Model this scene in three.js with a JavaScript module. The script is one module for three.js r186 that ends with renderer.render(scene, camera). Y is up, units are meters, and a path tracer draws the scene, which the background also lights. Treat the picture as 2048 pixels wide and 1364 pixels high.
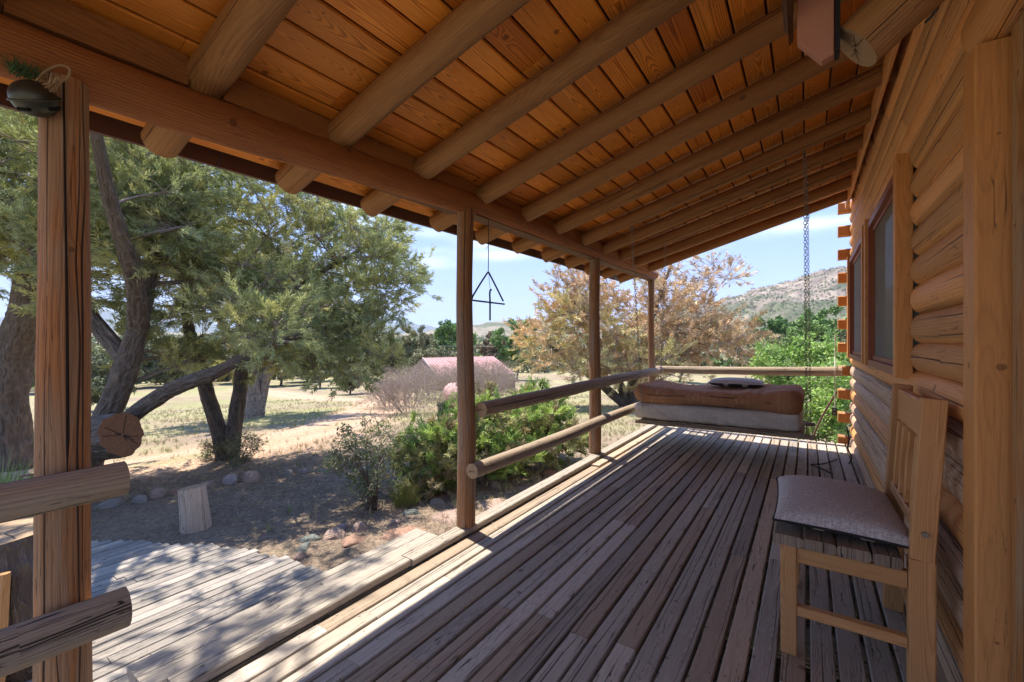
import * as THREE from 'three';
import { mergeGeometries } from 'three/addons/utils/BufferGeometryUtils.js';

// ---------------------------------------------------------------- camera, sky, sun, exposure
const scene = new THREE.Scene();
const camera = new THREE.PerspectiveCamera(76.2, 1024 / 682, 0.05, 9000);
camera.position.set(0, 1.3, 0);
camera.lookAt(-0.562 * 10, 1.3, -0.8271 * 10);
const renderer = new THREE.WebGLRenderer({ antialias: true });
renderer.setSize(1024, 682);
renderer.toneMapping = THREE.LinearToneMapping;
renderer.toneMappingExposure = 5.0;
renderer.shadowMap.enabled = true;

const sun = new THREE.DirectionalLight(new THREE.Color(1.0, 0.93, 0.82), 2.0);
sun.name = 'sun';
sun.position.set(-0.412 * 60, 60, -0.098 * 60);
sun.target.position.set(0, 0, 0);
sun.castShadow = true;
sun.shadow.radius = 1.0;
sun.shadow.mapSize.set(2048, 2048);
Object.assign(sun.shadow.camera, { left: -30, right: 30, top: 30, bottom: -30, near: 1, far: 160 });
scene.add(sun, sun.target);

// ---------------------------------------------------------------- random numbers and noise
function rngOf(seed) { let a = seed >>> 0; return () => { a = (a + 0x6D2B79F5) | 0; let t = Math.imul(a ^ (a >>> 15), 1 | a); t = (t + Math.imul(t ^ (t >>> 7), 61 | t)) ^ t; return ((t ^ (t >>> 14)) >>> 0) / 4294967296; }; }
const HASH = new Float32Array(65536); { const r = rngOf(77); for (let i = 0; i < 65536; i++) HASH[i] = r(); }
const hs = (x, y) => HASH[((x * 374761393 + y * 668265263) ^ ((x * 374761393 + y * 668265263) >>> 13)) & 65535];
function vn(x, y, px = 1e9, py = 1e9) {            // value noise, periodic
  let xi = Math.floor(x), yi = Math.floor(y); const fx = x - xi, fy = y - yi;
  xi = ((xi % px) + px) % px; yi = ((yi % py) + py) % py;
  const x1 = (xi + 1) % px, y1 = (yi + 1) % py, sx = fx * fx * (3 - 2 * fx), sy = fy * fy * (3 - 2 * fy);
  const a = hs(xi, yi), b = hs(x1, yi), c = hs(xi, y1), d = hs(x1, y1);
  return a + (b - a) * sx + (c - a) * sy + (a - b - c + d) * sx * sy;
}
function fbm(x, y, o = 4, px = 1e9, py = 1e9) { let s = 0, a = 0.5, n = 0; for (let i = 0; i < o; i++) { s += a * vn(x + i * 17, y + i * 31, px, py); n += a; a *= 0.5; x *= 2; y *= 2; px *= 2; py *= 2; } return s / n; }
const clamp = (x, a = 0, b = 1) => x < a ? a : x > b ? b : x;
const sstep = (a, b, x) => { const t = clamp((x - a) / (b - a)); return t * t * (3 - 2 * t); };
const lerp = (a, b, t) => a + (b - a) * t;
const toS = (c) => { c = clamp(c); return c <= 0.0031308 ? 12.92 * c : 1.055 * Math.pow(c, 1 / 2.4) - 0.055; };
const SLUT = new Uint8Array(4097); for (let i = 0; i <= 4096; i++) SLUT[i] = Math.round(255 * toS(i / 4096));
const s8 = (c) => SLUT[(clamp(c) * 4096) | 0];

// ---------------------------------------------------------------- the sky: clear blue with thin high cloud
{
  const W = 1024, Hh = 512, data = new Float32Array(W * Hh * 4);
  for (let j = 0; j < Hh; j++) for (let i = 0; i < W; i++) {
    const el = ((j + 0.5) / Hh - 0.5) * Math.PI, az = ((i + 0.5) / W) * Math.PI * 2;
    const e = Math.max(el, 0), k = Math.exp(-e * 2.6), k2 = Math.exp(-e * 9);
    let r = 0.060 + 0.26 * k + 0.10 * k2, g = 0.18 + 0.235 * k + 0.055 * k2, b = 0.53 + 0.13 * k;
    const u = (i + 0.5) / W, sc = 1 / (Math.sin(e) + 0.16);
    let c = fbm(u * 14, el * 9 + 3, 5, 14) * 0.6 + fbm(u * 40 + 2, el * 46, 4, 40) * 0.4;
    c = sstep(0.47, 0.70, c) * 0.8 * sstep(0.0, 0.06, el) * (1 - sstep(0.75, 1.2, el));
    r = lerp(r, 0.56, c); g = lerp(g, 0.60, c); b = lerp(b, 0.68, c);
    const o = (j * W + i) * 4; data[o] = r * 0.51; data[o + 1] = g * 0.51; data[o + 2] = b * 0.51; data[o + 3] = 1;
  }
  const t = new THREE.DataTexture(data, W, Hh, THREE.RGBAFormat, THREE.FloatType);
  t.mapping = THREE.EquirectangularReflectionMapping; t.magFilter = THREE.LinearFilter; t.minFilter = THREE.LinearFilter; t.needsUpdate = true;
  scene.background = t; scene.environment = t;
}

// ---------------------------------------------------------------- helpers: naming, things, parts
const taken = new Map();
function numbered(n) { const k = taken.get(n) || 0; taken.set(n, k + 1); return k ? n + '_' + String(k).padStart(3, '0') : n; }
function info(o, label, category, group, kind) { if (label) o.userData.label = label; if (category) o.userData.category = category; if (group) o.userData.group = group; if (kind) o.userData.kind = kind; return o; }
function thing(name, label, category, pos = [0, 0, 0], group, kind) { const o = new THREE.Group(); o.name = numbered(name); o.position.set(...pos); scene.add(o); return info(o, label, category, group, kind); }
function sh(m) { m.castShadow = true; m.receiveShadow = true; return m; }
function part(parent, name, geo, mat, pos) { const m = sh(new THREE.Mesh(geo, mat)); m.name = name; if (pos) m.position.set(...pos); parent.add(m); return m; }
function single(name, geo, mat, pos, label, category, group, kind) { const m = sh(new THREE.Mesh(geo, mat)); m.name = numbered(name); m.position.set(...pos); scene.add(m); return info(m, label, category, group, kind); }
const V = (x, y, z) => new THREE.Vector3(x, y, z);

// ---------------------------------------------------------------- textures
function texOf(W, Hh, fn, srgb = true) {
  const d = new Uint8Array(W * Hh * 4), px = [0, 0, 0];
  for (let j = 0; j < Hh; j++) for (let i = 0; i < W; i++) { fn(i, j, px); const o = (j * W + i) * 4; for (let k = 0; k < 3; k++) d[o + k] = srgb ? s8(px[k]) : clamp(px[k]) * 255; d[o + 3] = 255; }
  return finish(d, W, Hh, srgb);
}
function finish(d, W, Hh, srgb) { const t = new THREE.DataTexture(d, W, Hh, THREE.RGBAFormat); t.magFilter = THREE.LinearFilter; t.minFilter = THREE.LinearMipmapLinearFilter; t.generateMipmaps = true; t.wrapS = t.wrapT = THREE.RepeatWrapping; if (srgb) t.colorSpace = THREE.SRGBColorSpace; t.needsUpdate = true; return t; }

// Sawn or peeled wood. The picture holds several lanes side by side, each a separate slice through a trunk.
function woodTex(o) {
  const { seed, W = 1024, H = 2048, lanes, laneW, len, early, late, dark, ring = 190, contrast = 1, cracks = 0.3, checks = 0, knots = 3, stain = 0.15, fine = 0.25, zAmp = 0.05, grey = null, greyAmt = 0 } = o;
  const r = rngOf(seed), L = [];
  for (let k = 0; k < lanes; k++) {
    const kn = []; const nk = Math.round(knots * (0.4 + 1.2 * r()));
    for (let q = 0; q < nk; q++) kn.push([(r() - 0.5) * laneW * 0.8, r() * len, 0.0035 + 0.012 * r() * r()]);
    const ck = []; for (let q = 0; q < checks; q++) ck.push([(r() - 0.5) * laneW, r() * len, 0.3 + r() * 1.0, 0.0009 + 0.0022 * r(), r() * 50]);
    L.push({ z: (r() - 0.5) * 0.05, uo: (r() - 0.5) * 0.06, tone: 0.78 + 0.42 * r(), warm: r(), kn, ck, n: r() * 90 });
  }
  const c = new Uint8Array(W * H * 4), b = new Uint8Array(W * H * 4), lw = W / lanes, pv = Math.max(2, Math.round(len * 1.5));
  for (let j = 0; j < H; j++) {
    const v = (j / H) * len, vp = (j / H) * pv;
    for (let k = 0; k < lanes; k++) { const l = L[k]; l.zc = l.z + zAmp * (vn(l.n, vp, 1e9, pv) - 0.5) * 2; l.w = 0.018 * (vn(l.n + 9, vp, 1e9, pv) - 0.5) + 0.005 * (vn(l.n + 19, vp * 4, 1e9, pv * 4) - 0.5); }
    for (let i = 0; i < W; i++) {
      const k = Math.min(lanes - 1, (i / lw) | 0), l = L[k], u = ((i - k * lw) / lw - 0.5) * laneW;
      let disp = 0, kd = 0, ks = 0;
      for (const q of l.kn) { const du = u - q[0]; let dv = v - q[1]; dv -= len * Math.round(dv / len); const s = q[2]; if (Math.abs(dv) > s * 9 || Math.abs(du) > s * 5) continue; const e = du * du / (s * s), f = dv * dv / (s * s); disp += s * 1.5 * Math.exp(-e * 0.35 - f * 0.09); const m = e + f; if (m < 3.2) { kd = Math.max(kd, sstep(2.2, 0.5, m)); ks = Math.sqrt(m); } }
      const uu = u + l.uo + l.w + 0.0016 * (vn(i * 0.09, vp * 11, 1e9, pv * 11) - 0.5);
      let rad = Math.sqrt(uu * uu + l.zc * l.zc) + disp;
      let t = rad * ring; t -= Math.floor(t); t = t < 0.78 ? Math.pow(t / 0.78, 2.2) : 1 - (t - 0.78) / 0.22;
      const f1 = vn(i * 0.8, vp * 16 + l.n, W, 1e9), f2 = vn(i * 0.22 + 5, vp * 5 + l.n, 1e9, pv * 5);
      const big = fbm(i * 0.012 + k * 13, vp * 1.2, 3, 1e9, pv);
      let lateA = clamp(t * contrast * 0.75 + (f1 - 0.5) * fine * 2 + (f2 - 0.5) * fine + (big - 0.5) * stain * 2);
      let dk = 0;
      if (cracks > 0) { const cr = Math.abs(vn(i * 0.16 + l.n * 3, vp * 2.2 + l.n, 1e9, 1e9) - 0.5), g = vn(i * 0.03 + 7, vp * 3, 1e9, pv * 3); if (g > 0.42) dk = sstep(0.030, 0.0, cr) * cracks * sstep(0.42, 0.75, g) * 1.6; }
      for (const q of l.ck) { let dv = v - q[1]; dv -= len * Math.round(dv / len); if (Math.abs(dv) > q[2]) continue; const w = q[3] * (1 - Math.abs(dv) / q[2]) + 0.0003; const du = Math.abs(u - q[0] - 0.012 * (vn(vp * 2.5 + q[4], q[4]) - 0.5)); dk = Math.max(dk, sstep(w * 1.6, w * 0.4, du)); }
      if (kd > 0) { lateA = lerp(lateA, 0.75 + 0.25 * Math.sin(ks * 9), kd); dk = Math.max(dk, kd * 0.42 + (ks > 1.15 ? 0.3 * kd : 0)); }
      dk = clamp(dk);
      const ga = grey ? greyAmt * sstep(0.30, 0.72, fbm(i * 0.02 + k * 5 + 40, vp * 2 + 9, 3, 1e9, pv * 2) + (f2 - 0.5) * 0.3) : 0;
      const o4 = (j * W + i) * 4;
      for (let q = 0; q < 3; q++) { let x = lerp(early[q], late[q], lateA) * l.tone * (0.86 + 0.28 * big); if (ga) x = lerp(x, grey[q] * (0.75 + 0.5 * f2), ga); x = lerp(x, dark[q], dk); c[o4 + q] = s8(x); }
      c[o4 + 3] = 255; const hgt = clamp(0.72 - 0.28 * t * contrast - 0.7 * dk + 0.2 * (f1 - 0.5)) * 255; b[o4] = b[o4 + 1] = b[o4 + 2] = hgt; b[o4 + 3] = 255;
    }
  }
  const map = finish(c, W, H, true), bump = finish(b, W, H, false);
  for (const t of [map, bump]) t.repeat.set(1 / (lanes * laneW), 1 / len);
  return { map, bump, lanes, laneW, len };
}
const std = (o) => new THREE.MeshStandardMaterial({ roughness: 0.8, metalness: 0, ...o });
const woodMat = (w, bumpScale, rough = 0.8, tint) => { const m = std({ map: w.map, bumpMap: w.bump, bumpScale, roughness: rough }); if (tint) m.color.setRGB(...tint); m.userData.w = w; return m; };
const WD = woodTex({ seed: 11, lanes: 8, laneW: 0.125, len: 2.4, early: [0.49, 0.425, 0.345], late: [0.265, 0.22, 0.175], dark: [0.05, 0.04, 0.032], ring: 210, contrast: 0.9, cracks: 0.7, checks: 2, knots: 1.6, stain: 0.45, fine: 0.34, zAmp: 0.04 });
const WC = woodTex({ seed: 23, lanes: 6, laneW: 0.16, len: 2.4, early: [0.92, 0.345, 0.044], late: [0.42, 0.110, 0.012], dark: [0.08, 0.022, 0.006], ring: 140, contrast: 1.2, cracks: 0, knots: 2.4, stain: 0.35, fine: 0.18, zAmp: 0.045 });
const WR = woodTex({ seed: 37, lanes: 2, laneW: 0.5, len: 2.6, early: [0.35, 0.165, 0.053], late: [0.175, 0.076, 0.024], dark: [0.045, 0.020, 0.009], ring: 90, contrast: 0.75, cracks: 0.25, checks: 7, knots: 5, stain: 0.4, fine: 0.3, zAmp: 0.08, grey: [0.40, 0.20, 0.064], greyAmt: 0.5 });
const WL = woodTex({ seed: 41, lanes: 3, laneW: 0.34, len: 2.6, early: [0.70, 0.36, 0.125], late: [0.47, 0.21, 0.063], dark: [0.09, 0.036, 0.013], ring: 70, contrast: 0.55, cracks: 0.5, checks: 5, knots: 5, stain: 0.3, fine: 0.22, zAmp: 0.07 });
const WG = woodTex({ seed: 53, lanes: 2, laneW: 0.46, len: 2.6, early: [0.46, 0.375, 0.275], late: [0.24, 0.185, 0.13], dark: [0.03, 0.022, 0.016], ring: 110, contrast: 0.9, cracks: 0.8, checks: 9, knots: 4, stain: 0.4, fine: 0.36, zAmp: 0.06 });
const WP = woodTex({ seed: 67, lanes: 2, laneW: 0.5, len: 2.6, early: [0.60, 0.335, 0.14], late: [0.33, 0.155, 0.055], dark: [0.035, 0.016, 0.008], ring: 60, contrast: 0.9, cracks: 0.5, checks: 6, knots: 4, stain: 0.5, fine: 0.3, zAmp: 0.08, grey: [0.44, 0.37, 0.28], greyAmt: 0.75 });
const WF = woodTex({ seed: 71, W: 1024, H: 1024, lanes: 6, laneW: 0.11, len: 1.2, early: [0.56, 0.365, 0.185], late: [0.37, 0.195, 0.075], dark: [0.09, 0.045, 0.018], ring: 230, contrast: 0.85, cracks: 0.15, knots: 1, stain: 0.25, fine: 0.2, zAmp: 0.04 });
const M = {
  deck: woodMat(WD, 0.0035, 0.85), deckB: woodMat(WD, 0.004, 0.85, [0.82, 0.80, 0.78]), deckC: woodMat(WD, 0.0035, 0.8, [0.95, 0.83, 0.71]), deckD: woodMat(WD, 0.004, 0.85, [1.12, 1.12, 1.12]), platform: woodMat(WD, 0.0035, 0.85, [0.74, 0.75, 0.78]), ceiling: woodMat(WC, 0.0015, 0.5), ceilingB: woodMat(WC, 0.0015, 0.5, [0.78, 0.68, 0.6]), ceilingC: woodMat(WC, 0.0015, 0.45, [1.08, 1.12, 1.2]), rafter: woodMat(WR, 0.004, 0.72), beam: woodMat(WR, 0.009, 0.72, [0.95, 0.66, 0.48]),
  log: woodMat(WL, 0.005, 0.7), logB: woodMat(WL, 0.005, 0.68, [0.84, 0.80, 0.78]), logC: woodMat(WL, 0.004, 0.6, [1.1, 1.02, 0.95]), logWorn: woodMat(WG, 0.003, 0.7, [1.25, 1.05, 0.95]), rail: woodMat(WG, 0.004, 0.8, [0.78, 0.74, 0.7]), post: woodMat(WP, 0.005, 0.75, [0.74, 0.56, 0.42]), postDark: woodMat(WP, 0.005, 0.75, [0.55, 0.46, 0.40]), chair: woodMat(WF, 0.0015, 0.6, [1.06, 0.86, 0.64]), seat: woodMat(WD, 0.003, 0.85, [0.62, 0.56, 0.5]),
  trim: woodMat(WL, 0.002, 0.6, [0.92, 0.84, 0.74]), plate: std({ color: new THREE.Color().setRGB(0.075, 0.036, 0.022), roughness: 0.7 }), stump: woodMat(WG, 0.005, 0.85, [1.25, 1.2, 1.2]),
};
// sawn end of a log: rings round a wandering centre, radial splits
const endTex = (() => {
  const N = 512, r = rngOf(5), splits = []; for (let k = 0; k < 9; k++) splits.push([r() * 6.283, 0.25 + 0.7 * r(), r()]);
  return texOf(N, N, (i, j, p) => {
    const x = i / N * 2 - 1, y = j / N * 2 - 1, a = Math.atan2(y, x), rr = Math.hypot(x, y) * (1 + 0.1 * (fbm(Math.cos(a) * 2 + 5, Math.sin(a) * 2 + 5, 3) - 0.5));
    let t = rr * 22 + fbm(x * 3 + 9, y * 3 + 9, 3); t -= Math.floor(t); let v = 1 - 0.4 * t * t + 0.5 * (fbm(i * 0.06, j * 0.06, 4) - 0.5);
    for (const s of splits) { let da = Math.abs(((a - s[0] + 0.15 * (vn(rr * 6, s[2] * 40) - 0.5) + 9.4248) % 6.2832) - 3.1416); if (rr < s[1] && rr > 0.05) v *= 1 - 0.8 * sstep(0.035, 0.008, da * rr); }
    p[0] = 0.42 * v; p[1] = 0.27 * v; p[2] = 0.15 * v;
  });
})();
M.end = std({ map: endTex, bumpMap: endTex, bumpScale: 0.002, roughness: 0.85 });
M.endRed = std({ map: endTex, bumpMap: endTex, bumpScale: 0.006, roughness: 0.85, color: new THREE.Color().setRGB(0.62, 0.42, 0.34) });
// juniper bark: long shaggy strips
const barkTex = (() => {
  const W = 512, Hh = 1024, c = new Uint8Array(W * Hh * 4), b = new Uint8Array(W * Hh * 4);
  for (let j = 0; j < Hh; j++) for (let i = 0; i < W; i++) {
    const x = i / W * 16, y = j / Hh * 8, wx = 2.2 * fbm(x * 0.5, y, 3, 8, 8);
    const ridge = 1 - Math.abs(vn(x * 1.5 + wx, y * 0.9, 1e9, 1e9) - 0.5) * 2, f = vn(i * 0.5, j * 0.06), q = fbm(x * 2, y * 1.5, 3, 32, 12);
    const v = clamp(0.25 + 0.75 * Math.pow(ridge, 2.2) * (0.6 + 0.6 * f)), o = (j * W + i) * 4;
    c[o] = s8((0.06 + 0.20 * v) * (0.75 + 0.5 * q)); c[o + 1] = s8((0.045 + 0.16 * v) * (0.75 + 0.5 * q)); c[o + 2] = s8((0.034 + 0.125 * v) * (0.75 + 0.5 * q)); c[o + 3] = 255;
    b[o] = b[o + 1] = b[o + 2] = v * 255; b[o + 3] = 255;
  }
  const m = finish(c, W, Hh, true), u = finish(b, W, Hh, false); for (const t of [m, u]) t.repeat.set(1 / 0.6, 1 / 1.1); return { m, u };
})();
M.bark = std({ map: barkTex.m, bumpMap: barkTex.u, bumpScale: 0.05, roughness: 0.95 });
M.barkPale = std({ map: barkTex.m, bumpMap: barkTex.u, bumpScale: 0.02, roughness: 0.95, color: new THREE.Color().setRGB(1.7, 1.75, 1.85) });
M.twig = std({ color: new THREE.Color().setRGB(0.24, 0.19, 0.155), roughness: 0.95 });
M.twigPale = std({ color: new THREE.Color().setRGB(0.36, 0.29, 0.25), roughness: 0.95 });
M.iron = std({ color: new THREE.Color().setRGB(0.022, 0.022, 0.026), roughness: 0.5, metalness: 0.4 });
M.chain = std({ color: new THREE.Color().setRGB(0.30, 0.25, 0.20), roughness: 0.5, metalness: 0.5 });
M.fascia = std({ color: new THREE.Color().setRGB(0.115, 0.052, 0.036), roughness: 0.55 });

// ---------------------------------------------------------------- geometry helpers
// A sawn board along z (length l), width w along x, thickness t along y, chamfered; u across, v along, in metres.
function boardGeo(w, t, l, { lane = 0, lw = 0.125, v0 = 0, ch = 0.003, seg = 1, bend = 0, seed = 1 } = {}) {
  const P = [], Nn = [], U = [], idx = [], hw = w / 2, ht = t / 2, r = rngOf(seed * 7919 + 3);
  const ring = [[-hw + ch, ht], [hw - ch, ht], [hw, ht - ch], [hw, -ht + ch], [hw - ch, -ht], [-hw + ch, -ht], [-hw, -ht + ch], [-hw, ht - ch]];
  const u0 = (lane + 0.5) * lw, off = []; for (let s = 0; s <= seg; s++) off.push([(r() - 0.5) * bend, (r() - 0.5) * bend * 0.5]);
  for (let k = 0; k < 8; k++) {
    const a = ring[k], b = ring[(k + 1) % 8], dx = b[0] - a[0], dy = b[1] - a[1], L = Math.hypot(dx, dy), n = [-dy / L, dx / L], nx = -n[0] * -1, o = P.length / 3;
    const uv = (p) => { if (k === 0 || k === 4) return u0 + p[0] * Math.min(1, lw / w); const side = k < 4 ? hw : -hw; return u0 + (side + Math.sign(side) * -(ht - p[1])) * Math.min(1, lw / w) * 0.9; };
    for (let s = 0; s <= seg; s++) { const z = -l / 2 + l * s / seg, f = off[s]; for (const p of [a, b]) { P.push(p[0] + f[0], p[1] + f[1], z); Nn.push(dy / L * -1 * -1, -dx / L * -1 * 1, 0); U.push(uv(p), z + v0); } }
    for (let s = 0; s < seg; s++) { const q = o + s * 2; idx.push(q, q + 2, q + 1, q + 1, q + 2, q + 3); }
  }
  for (const e of [0, 1]) { const o = P.length / 3, z = e ? l / 2 : -l / 2, f = off[e ? seg : 0]; for (const p of ring) { P.push(p[0] + f[0], p[1] + f[1], z); Nn.push(0, 0, e ? 1 : -1); U.push(u0 + p[0] * 0.6, v0 + p[1] * 0.4 + z); } for (let k = 1; k < 7; k++) e ? idx.push(o, o + k + 1, o + k) : idx.push(o, o + k, o + k + 1); }
  const g = new THREE.BufferGeometry(); g.setAttribute('position', new THREE.Float32BufferAttribute(P, 3)); g.setAttribute('uv', new THREE.Float32BufferAttribute(U, 2)); g.setIndex(idx);
  const ng = g.toNonIndexed(); ng.computeVertexNormals(); return ng;
}
// orient a mesh built along z so that it spans a to b
function span(m, a, b, up = V(0, 1, 0)) { const d = b.clone().sub(a), z = d.clone().normalize(), x = up.clone().cross(z).normalize(), y = z.clone().cross(x); m.quaternion.setFromRotationMatrix(new THREE.Matrix4().makeBasis(x, y, z)); m.position.copy(a).add(b).multiplyScalar(0.5); return m; }
// a peeled or barked log along a list of points with radii; ry squashes, wob roughens
function logGeo(pts, rad, { rs = 14, ls = 12, wob = 0.04, seed = 1, sx = 1, sy = 1, cap = true, round = 0, uOff = 0, vOff = 0, upv = V(0, 1, 0), lump = 6, phase = 0, ridge = 0 } = {}) {
  const cur = pts.length > 2 ? new THREE.CatmullRomCurve3(pts) : new THREE.LineCurve3(pts[0], pts[1]); const P = [], U = [], idx = []; const len = cur.getLength();
  const R = (t) => { if (typeof rad === 'function') return rad(t); const f = t * (rad.length - 1), i = Math.min(rad.length - 2, Math.floor(f)); return rad.length === 1 ? rad[0] : lerp(rad[i], rad[i + 1], f - i); };
  let X = null; const rm = R(0.5), ts = []; for (let s = 0; s <= ls; s++) ts.push(s / ls); if (round) { const e = round / len; ts.splice(0, 1, 0, e * 0.12, e * 0.4, e); ts.splice(ts.length - 1, 1, 1 - e, 1 - e * 0.4, 1 - e * 0.12, 1); }
  const tl = ts.length - 1;
  for (let s = 0; s <= tl; s++) {
    const t = ts[s], c = cur.getPoint(t), T = cur.getTangent(t).normalize(); if (!X) { X = upv.clone(); if (Math.abs(X.dot(T)) > 0.95) X = V(1, 0, 0); }
    X = X.clone().sub(T.clone().multiplyScalar(X.dot(T))).normalize(); const Y = T.clone().cross(X); let shr = 1; if (round) { const d = Math.min(t, 1 - t) * len; if (d < round) shr = 0.35 + 0.65 * Math.sqrt(clamp(1 - Math.pow(1 - d / round, 2))); }
    for (let k = 0; k <= rs; k++) {
      const a = k / rs * 6.28319 + phase, ca = Math.cos(a), sa = Math.sin(a), n = fbm(ca * 1.4 + seed * 7.3 + 20, sa * 1.4 + t * len * lump * 0.5 + seed * 3.1 + 20, 3) - 0.5, q = R(t) * shr * (1 + wob * 2 * n + (ridge ? ridge * (Math.pow(1 - Math.abs(vn(k / rs * 20 + 2 * vn(t * len * 1.3, seed), t * len * 1.6 + seed * 5, 20, 1e9) - 0.5) * 2, 2) - 0.4) : 0));
      const p = c.clone().addScaledVector(X, ca * q * sy).addScaledVector(Y, sa * q * sx); P.push(p.x, p.y, p.z); U.push(uOff + k / rs * 6.28319 * rm, vOff + t * len);
    }
  }
  const w = rs + 1; for (let s = 0; s < tl; s++) for (let k = 0; k < rs; k++) { const a = s * w + k; idx.push(a, a + 1, a + w, a + 1, a + w + 1, a + w); }
  const caps = []; for (const e of [0, 1]) { const row = e ? tl : 0, cc = cur.getPoint(e), cp = [cc.x, cc.y, cc.z], cu = [0.5, 0.5], ci = []; for (let k = 0; k <= rs; k++) { const o = (row * w + k) * 3, a = k / rs * 6.28319; cp.push(P[o], P[o + 1], P[o + 2]); cu.push(0.5 + 0.48 * Math.cos(a), 0.5 + 0.48 * Math.sin(a)); if (k < rs) e ? ci.push(0, k + 1, k + 2) : ci.push(0, k + 2, k + 1); } const g = new THREE.BufferGeometry(); g.setAttribute('position', new THREE.Float32BufferAttribute(cp, 3)); g.setAttribute('uv', new THREE.Float32BufferAttribute(cu, 2)); g.setIndex(ci); g.computeVertexNormals(); caps.push(g); }
  const g = new THREE.BufferGeometry(); g.setAttribute('position', new THREE.Float32BufferAttribute(P, 3)); g.setAttribute('uv', new THREE.Float32BufferAttribute(U, 2)); g.setIndex(idx); g.computeVertexNormals();
  const nn = g.attributes.normal; for (let s = 0; s <= tl; s++) { const a = s * w, b = a + rs; const x = nn.getX(a) + nn.getX(b), y = nn.getY(a) + nn.getY(b), z = nn.getZ(a) + nn.getZ(b), l = Math.hypot(x, y, z) || 1; nn.setXYZ(a, x / l, y / l, z / l); nn.setXYZ(b, x / l, y / l, z / l); }
  return { g, caps };
}
function logPart(parent, name, pts, rad, mat, o = {}, endMat = M.end) { const { g, caps } = logGeo(pts, rad, o); const m = part(parent, name, g, mat); if (o.cap !== false) for (const c of caps) part(m, 'sawn_end', c, endMat); return m; }
const RB = rngOf(2024);
function board(parent, name, a, b, w, t, mat, o = {}) { const W = mat.userData.w, l = a.distanceTo(b); const m = part(parent, name, boardGeo(w, t, l, { lane: Math.floor(RB() * W.lanes), lw: W.laneW, v0: RB() * W.len, seed: Math.floor(RB() * 1e6), ...o }), mat); return span(m, a, b, o.up); }
// ================================================================ the porch deck: every board its own piece
const PITCH = 0.0984, DECK_END = -6.9;
const deck = thing('porch_deck', 'weathered grey plank deck of the porch running beside the log wall', 'deck');
for (let k = -19; k <= 4; k++) {
  const xc = (k + 0.5) * PITCH, w = (k === 4 ? 0.081 : 0.0815 + 0.004 * RB()); let z = 1.7 + RB() * 0.3;
  while (z > DECK_END + 0.01) {
    let l = 1.22 + Math.floor(RB() * 5) * 0.61 + RB() * 0.02, e = z - l; if (e < DECK_END + 0.5) e = DECK_END - RB() * 0.012;
    const lift = (k === -19 && z < -2.0) ? 0.016 : (RB() - 0.5) * 0.004;
    const dx = (RB() - 0.5) * 0.003;
    board(deck, 'board', V(xc + dx, -0.019 + lift, z - 0.001), V(xc + dx + (RB() - 0.5) * 0.002, -0.019 + lift, e + 0.0015), w, 0.038, [M.deck, M.deckB, M.deckC, M.deckD, M.deck, M.deckC][Math.floor(RB() * 6)], { ch: 0.004, seg: 4, bend: 0.0035 });
    z = e;
  }
}
board(deck, 'rim_board', V(-1.936, 0.0215, -0.62), V(-1.938, 0.0215, -1.742), 0.096, 0.04, M.deck, { ch: 0.006, seg: 3, bend: 0.004 });
board(deck, 'rim_board', V(-1.930, 0.0205, -1.752), V(-1.945, 0.0205, DECK_END), 0.098, 0.04, M.deck, { ch: 0.006, seg: 6, bend: 0.006 });
for (let z = 1.2; z > -7; z -= 0.61) board(deck, 'joist', V(-1.93, -0.13, z), V(0.46, -0.13, z), 0.04, 0.18, M.deck, { ch: 0.002 });
board(deck, 'outer_joist', V(-1.965, -0.125, 1.7), V(-1.975, -0.125, -6.88), 0.04, 0.2, M.deck, { ch: 0.003, seg: 3 });
for (let y = -0.30; y > -0.95; y -= 0.146) board(deck, 'added_light_block', V(-1.985, y, 1.7), V(-1.985, y, -6.88), 0.025, 0.14, M.deck, { ch: 0.003 });  // unseen boards added to keep light out below the deck, darkening the gaps
board(deck, 'end_joist', V(-1.95, -0.14, -6.88), V(0.46, -0.14, -6.88), 0.04, 0.19, M.deck, { ch: 0.003 });
{ // nail heads, two to a board over each joist: too small to pick apart
  const g = new THREE.SphereGeometry(0.0055, 6, 4); g.scale(1, 0.35, 1); const list = [];
  for (let z = 0.59; z > -6.9; z -= 0.61) for (let k = -19; k <= 4; k++) for (const s of [-0.024, 0.024]) if (RB() > 0.25) { const q = g.clone(); q.translate((k + 0.5) * PITCH + s + (RB() - 0.5) * 0.01, (k === -19 && z < -2 ? 0.0165 : 0.0005), z + (RB() - 0.5) * 0.02); list.push(q); }
  const n = part(deck, 'nail_heads', mergeGeometries(list), std({ color: new THREE.Color().setRGB(0.28, 0.26, 0.24), roughness: 0.4, metalness: 0.8 })); n.userData.kind = 'stuff';
}
// steps from the deck down to the lower platform
const steps = thing('porch_steps', 'wooden steps with a wide weathered top plank at the open side of the porch', 'steps');
board(steps, 'top_plank', V(-2.096, 0.008, -0.56), V(-2.092, 0.008, -2.075), 0.215, 0.045, M.deck, { ch: 0.008, lane: 0, seg: 6, bend: 0.004 });
for (const [x, y] of [[-2.36, -0.26], [-2.62, -0.53]]) board(steps, 'tread', V(x, y, -0.42), V(x, y, -2.05), 0.25, 0.045, M.deck, { ch: 0.006, seg: 3, bend: 0.003 });
for (const z of [-0.75, -1.9]) { board(steps, 'stringer', V(-2.05, -0.2, z), V(-2.72, -0.68, z), 0.045, 0.2, M.deck, { ch: 0.003 }); }
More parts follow.
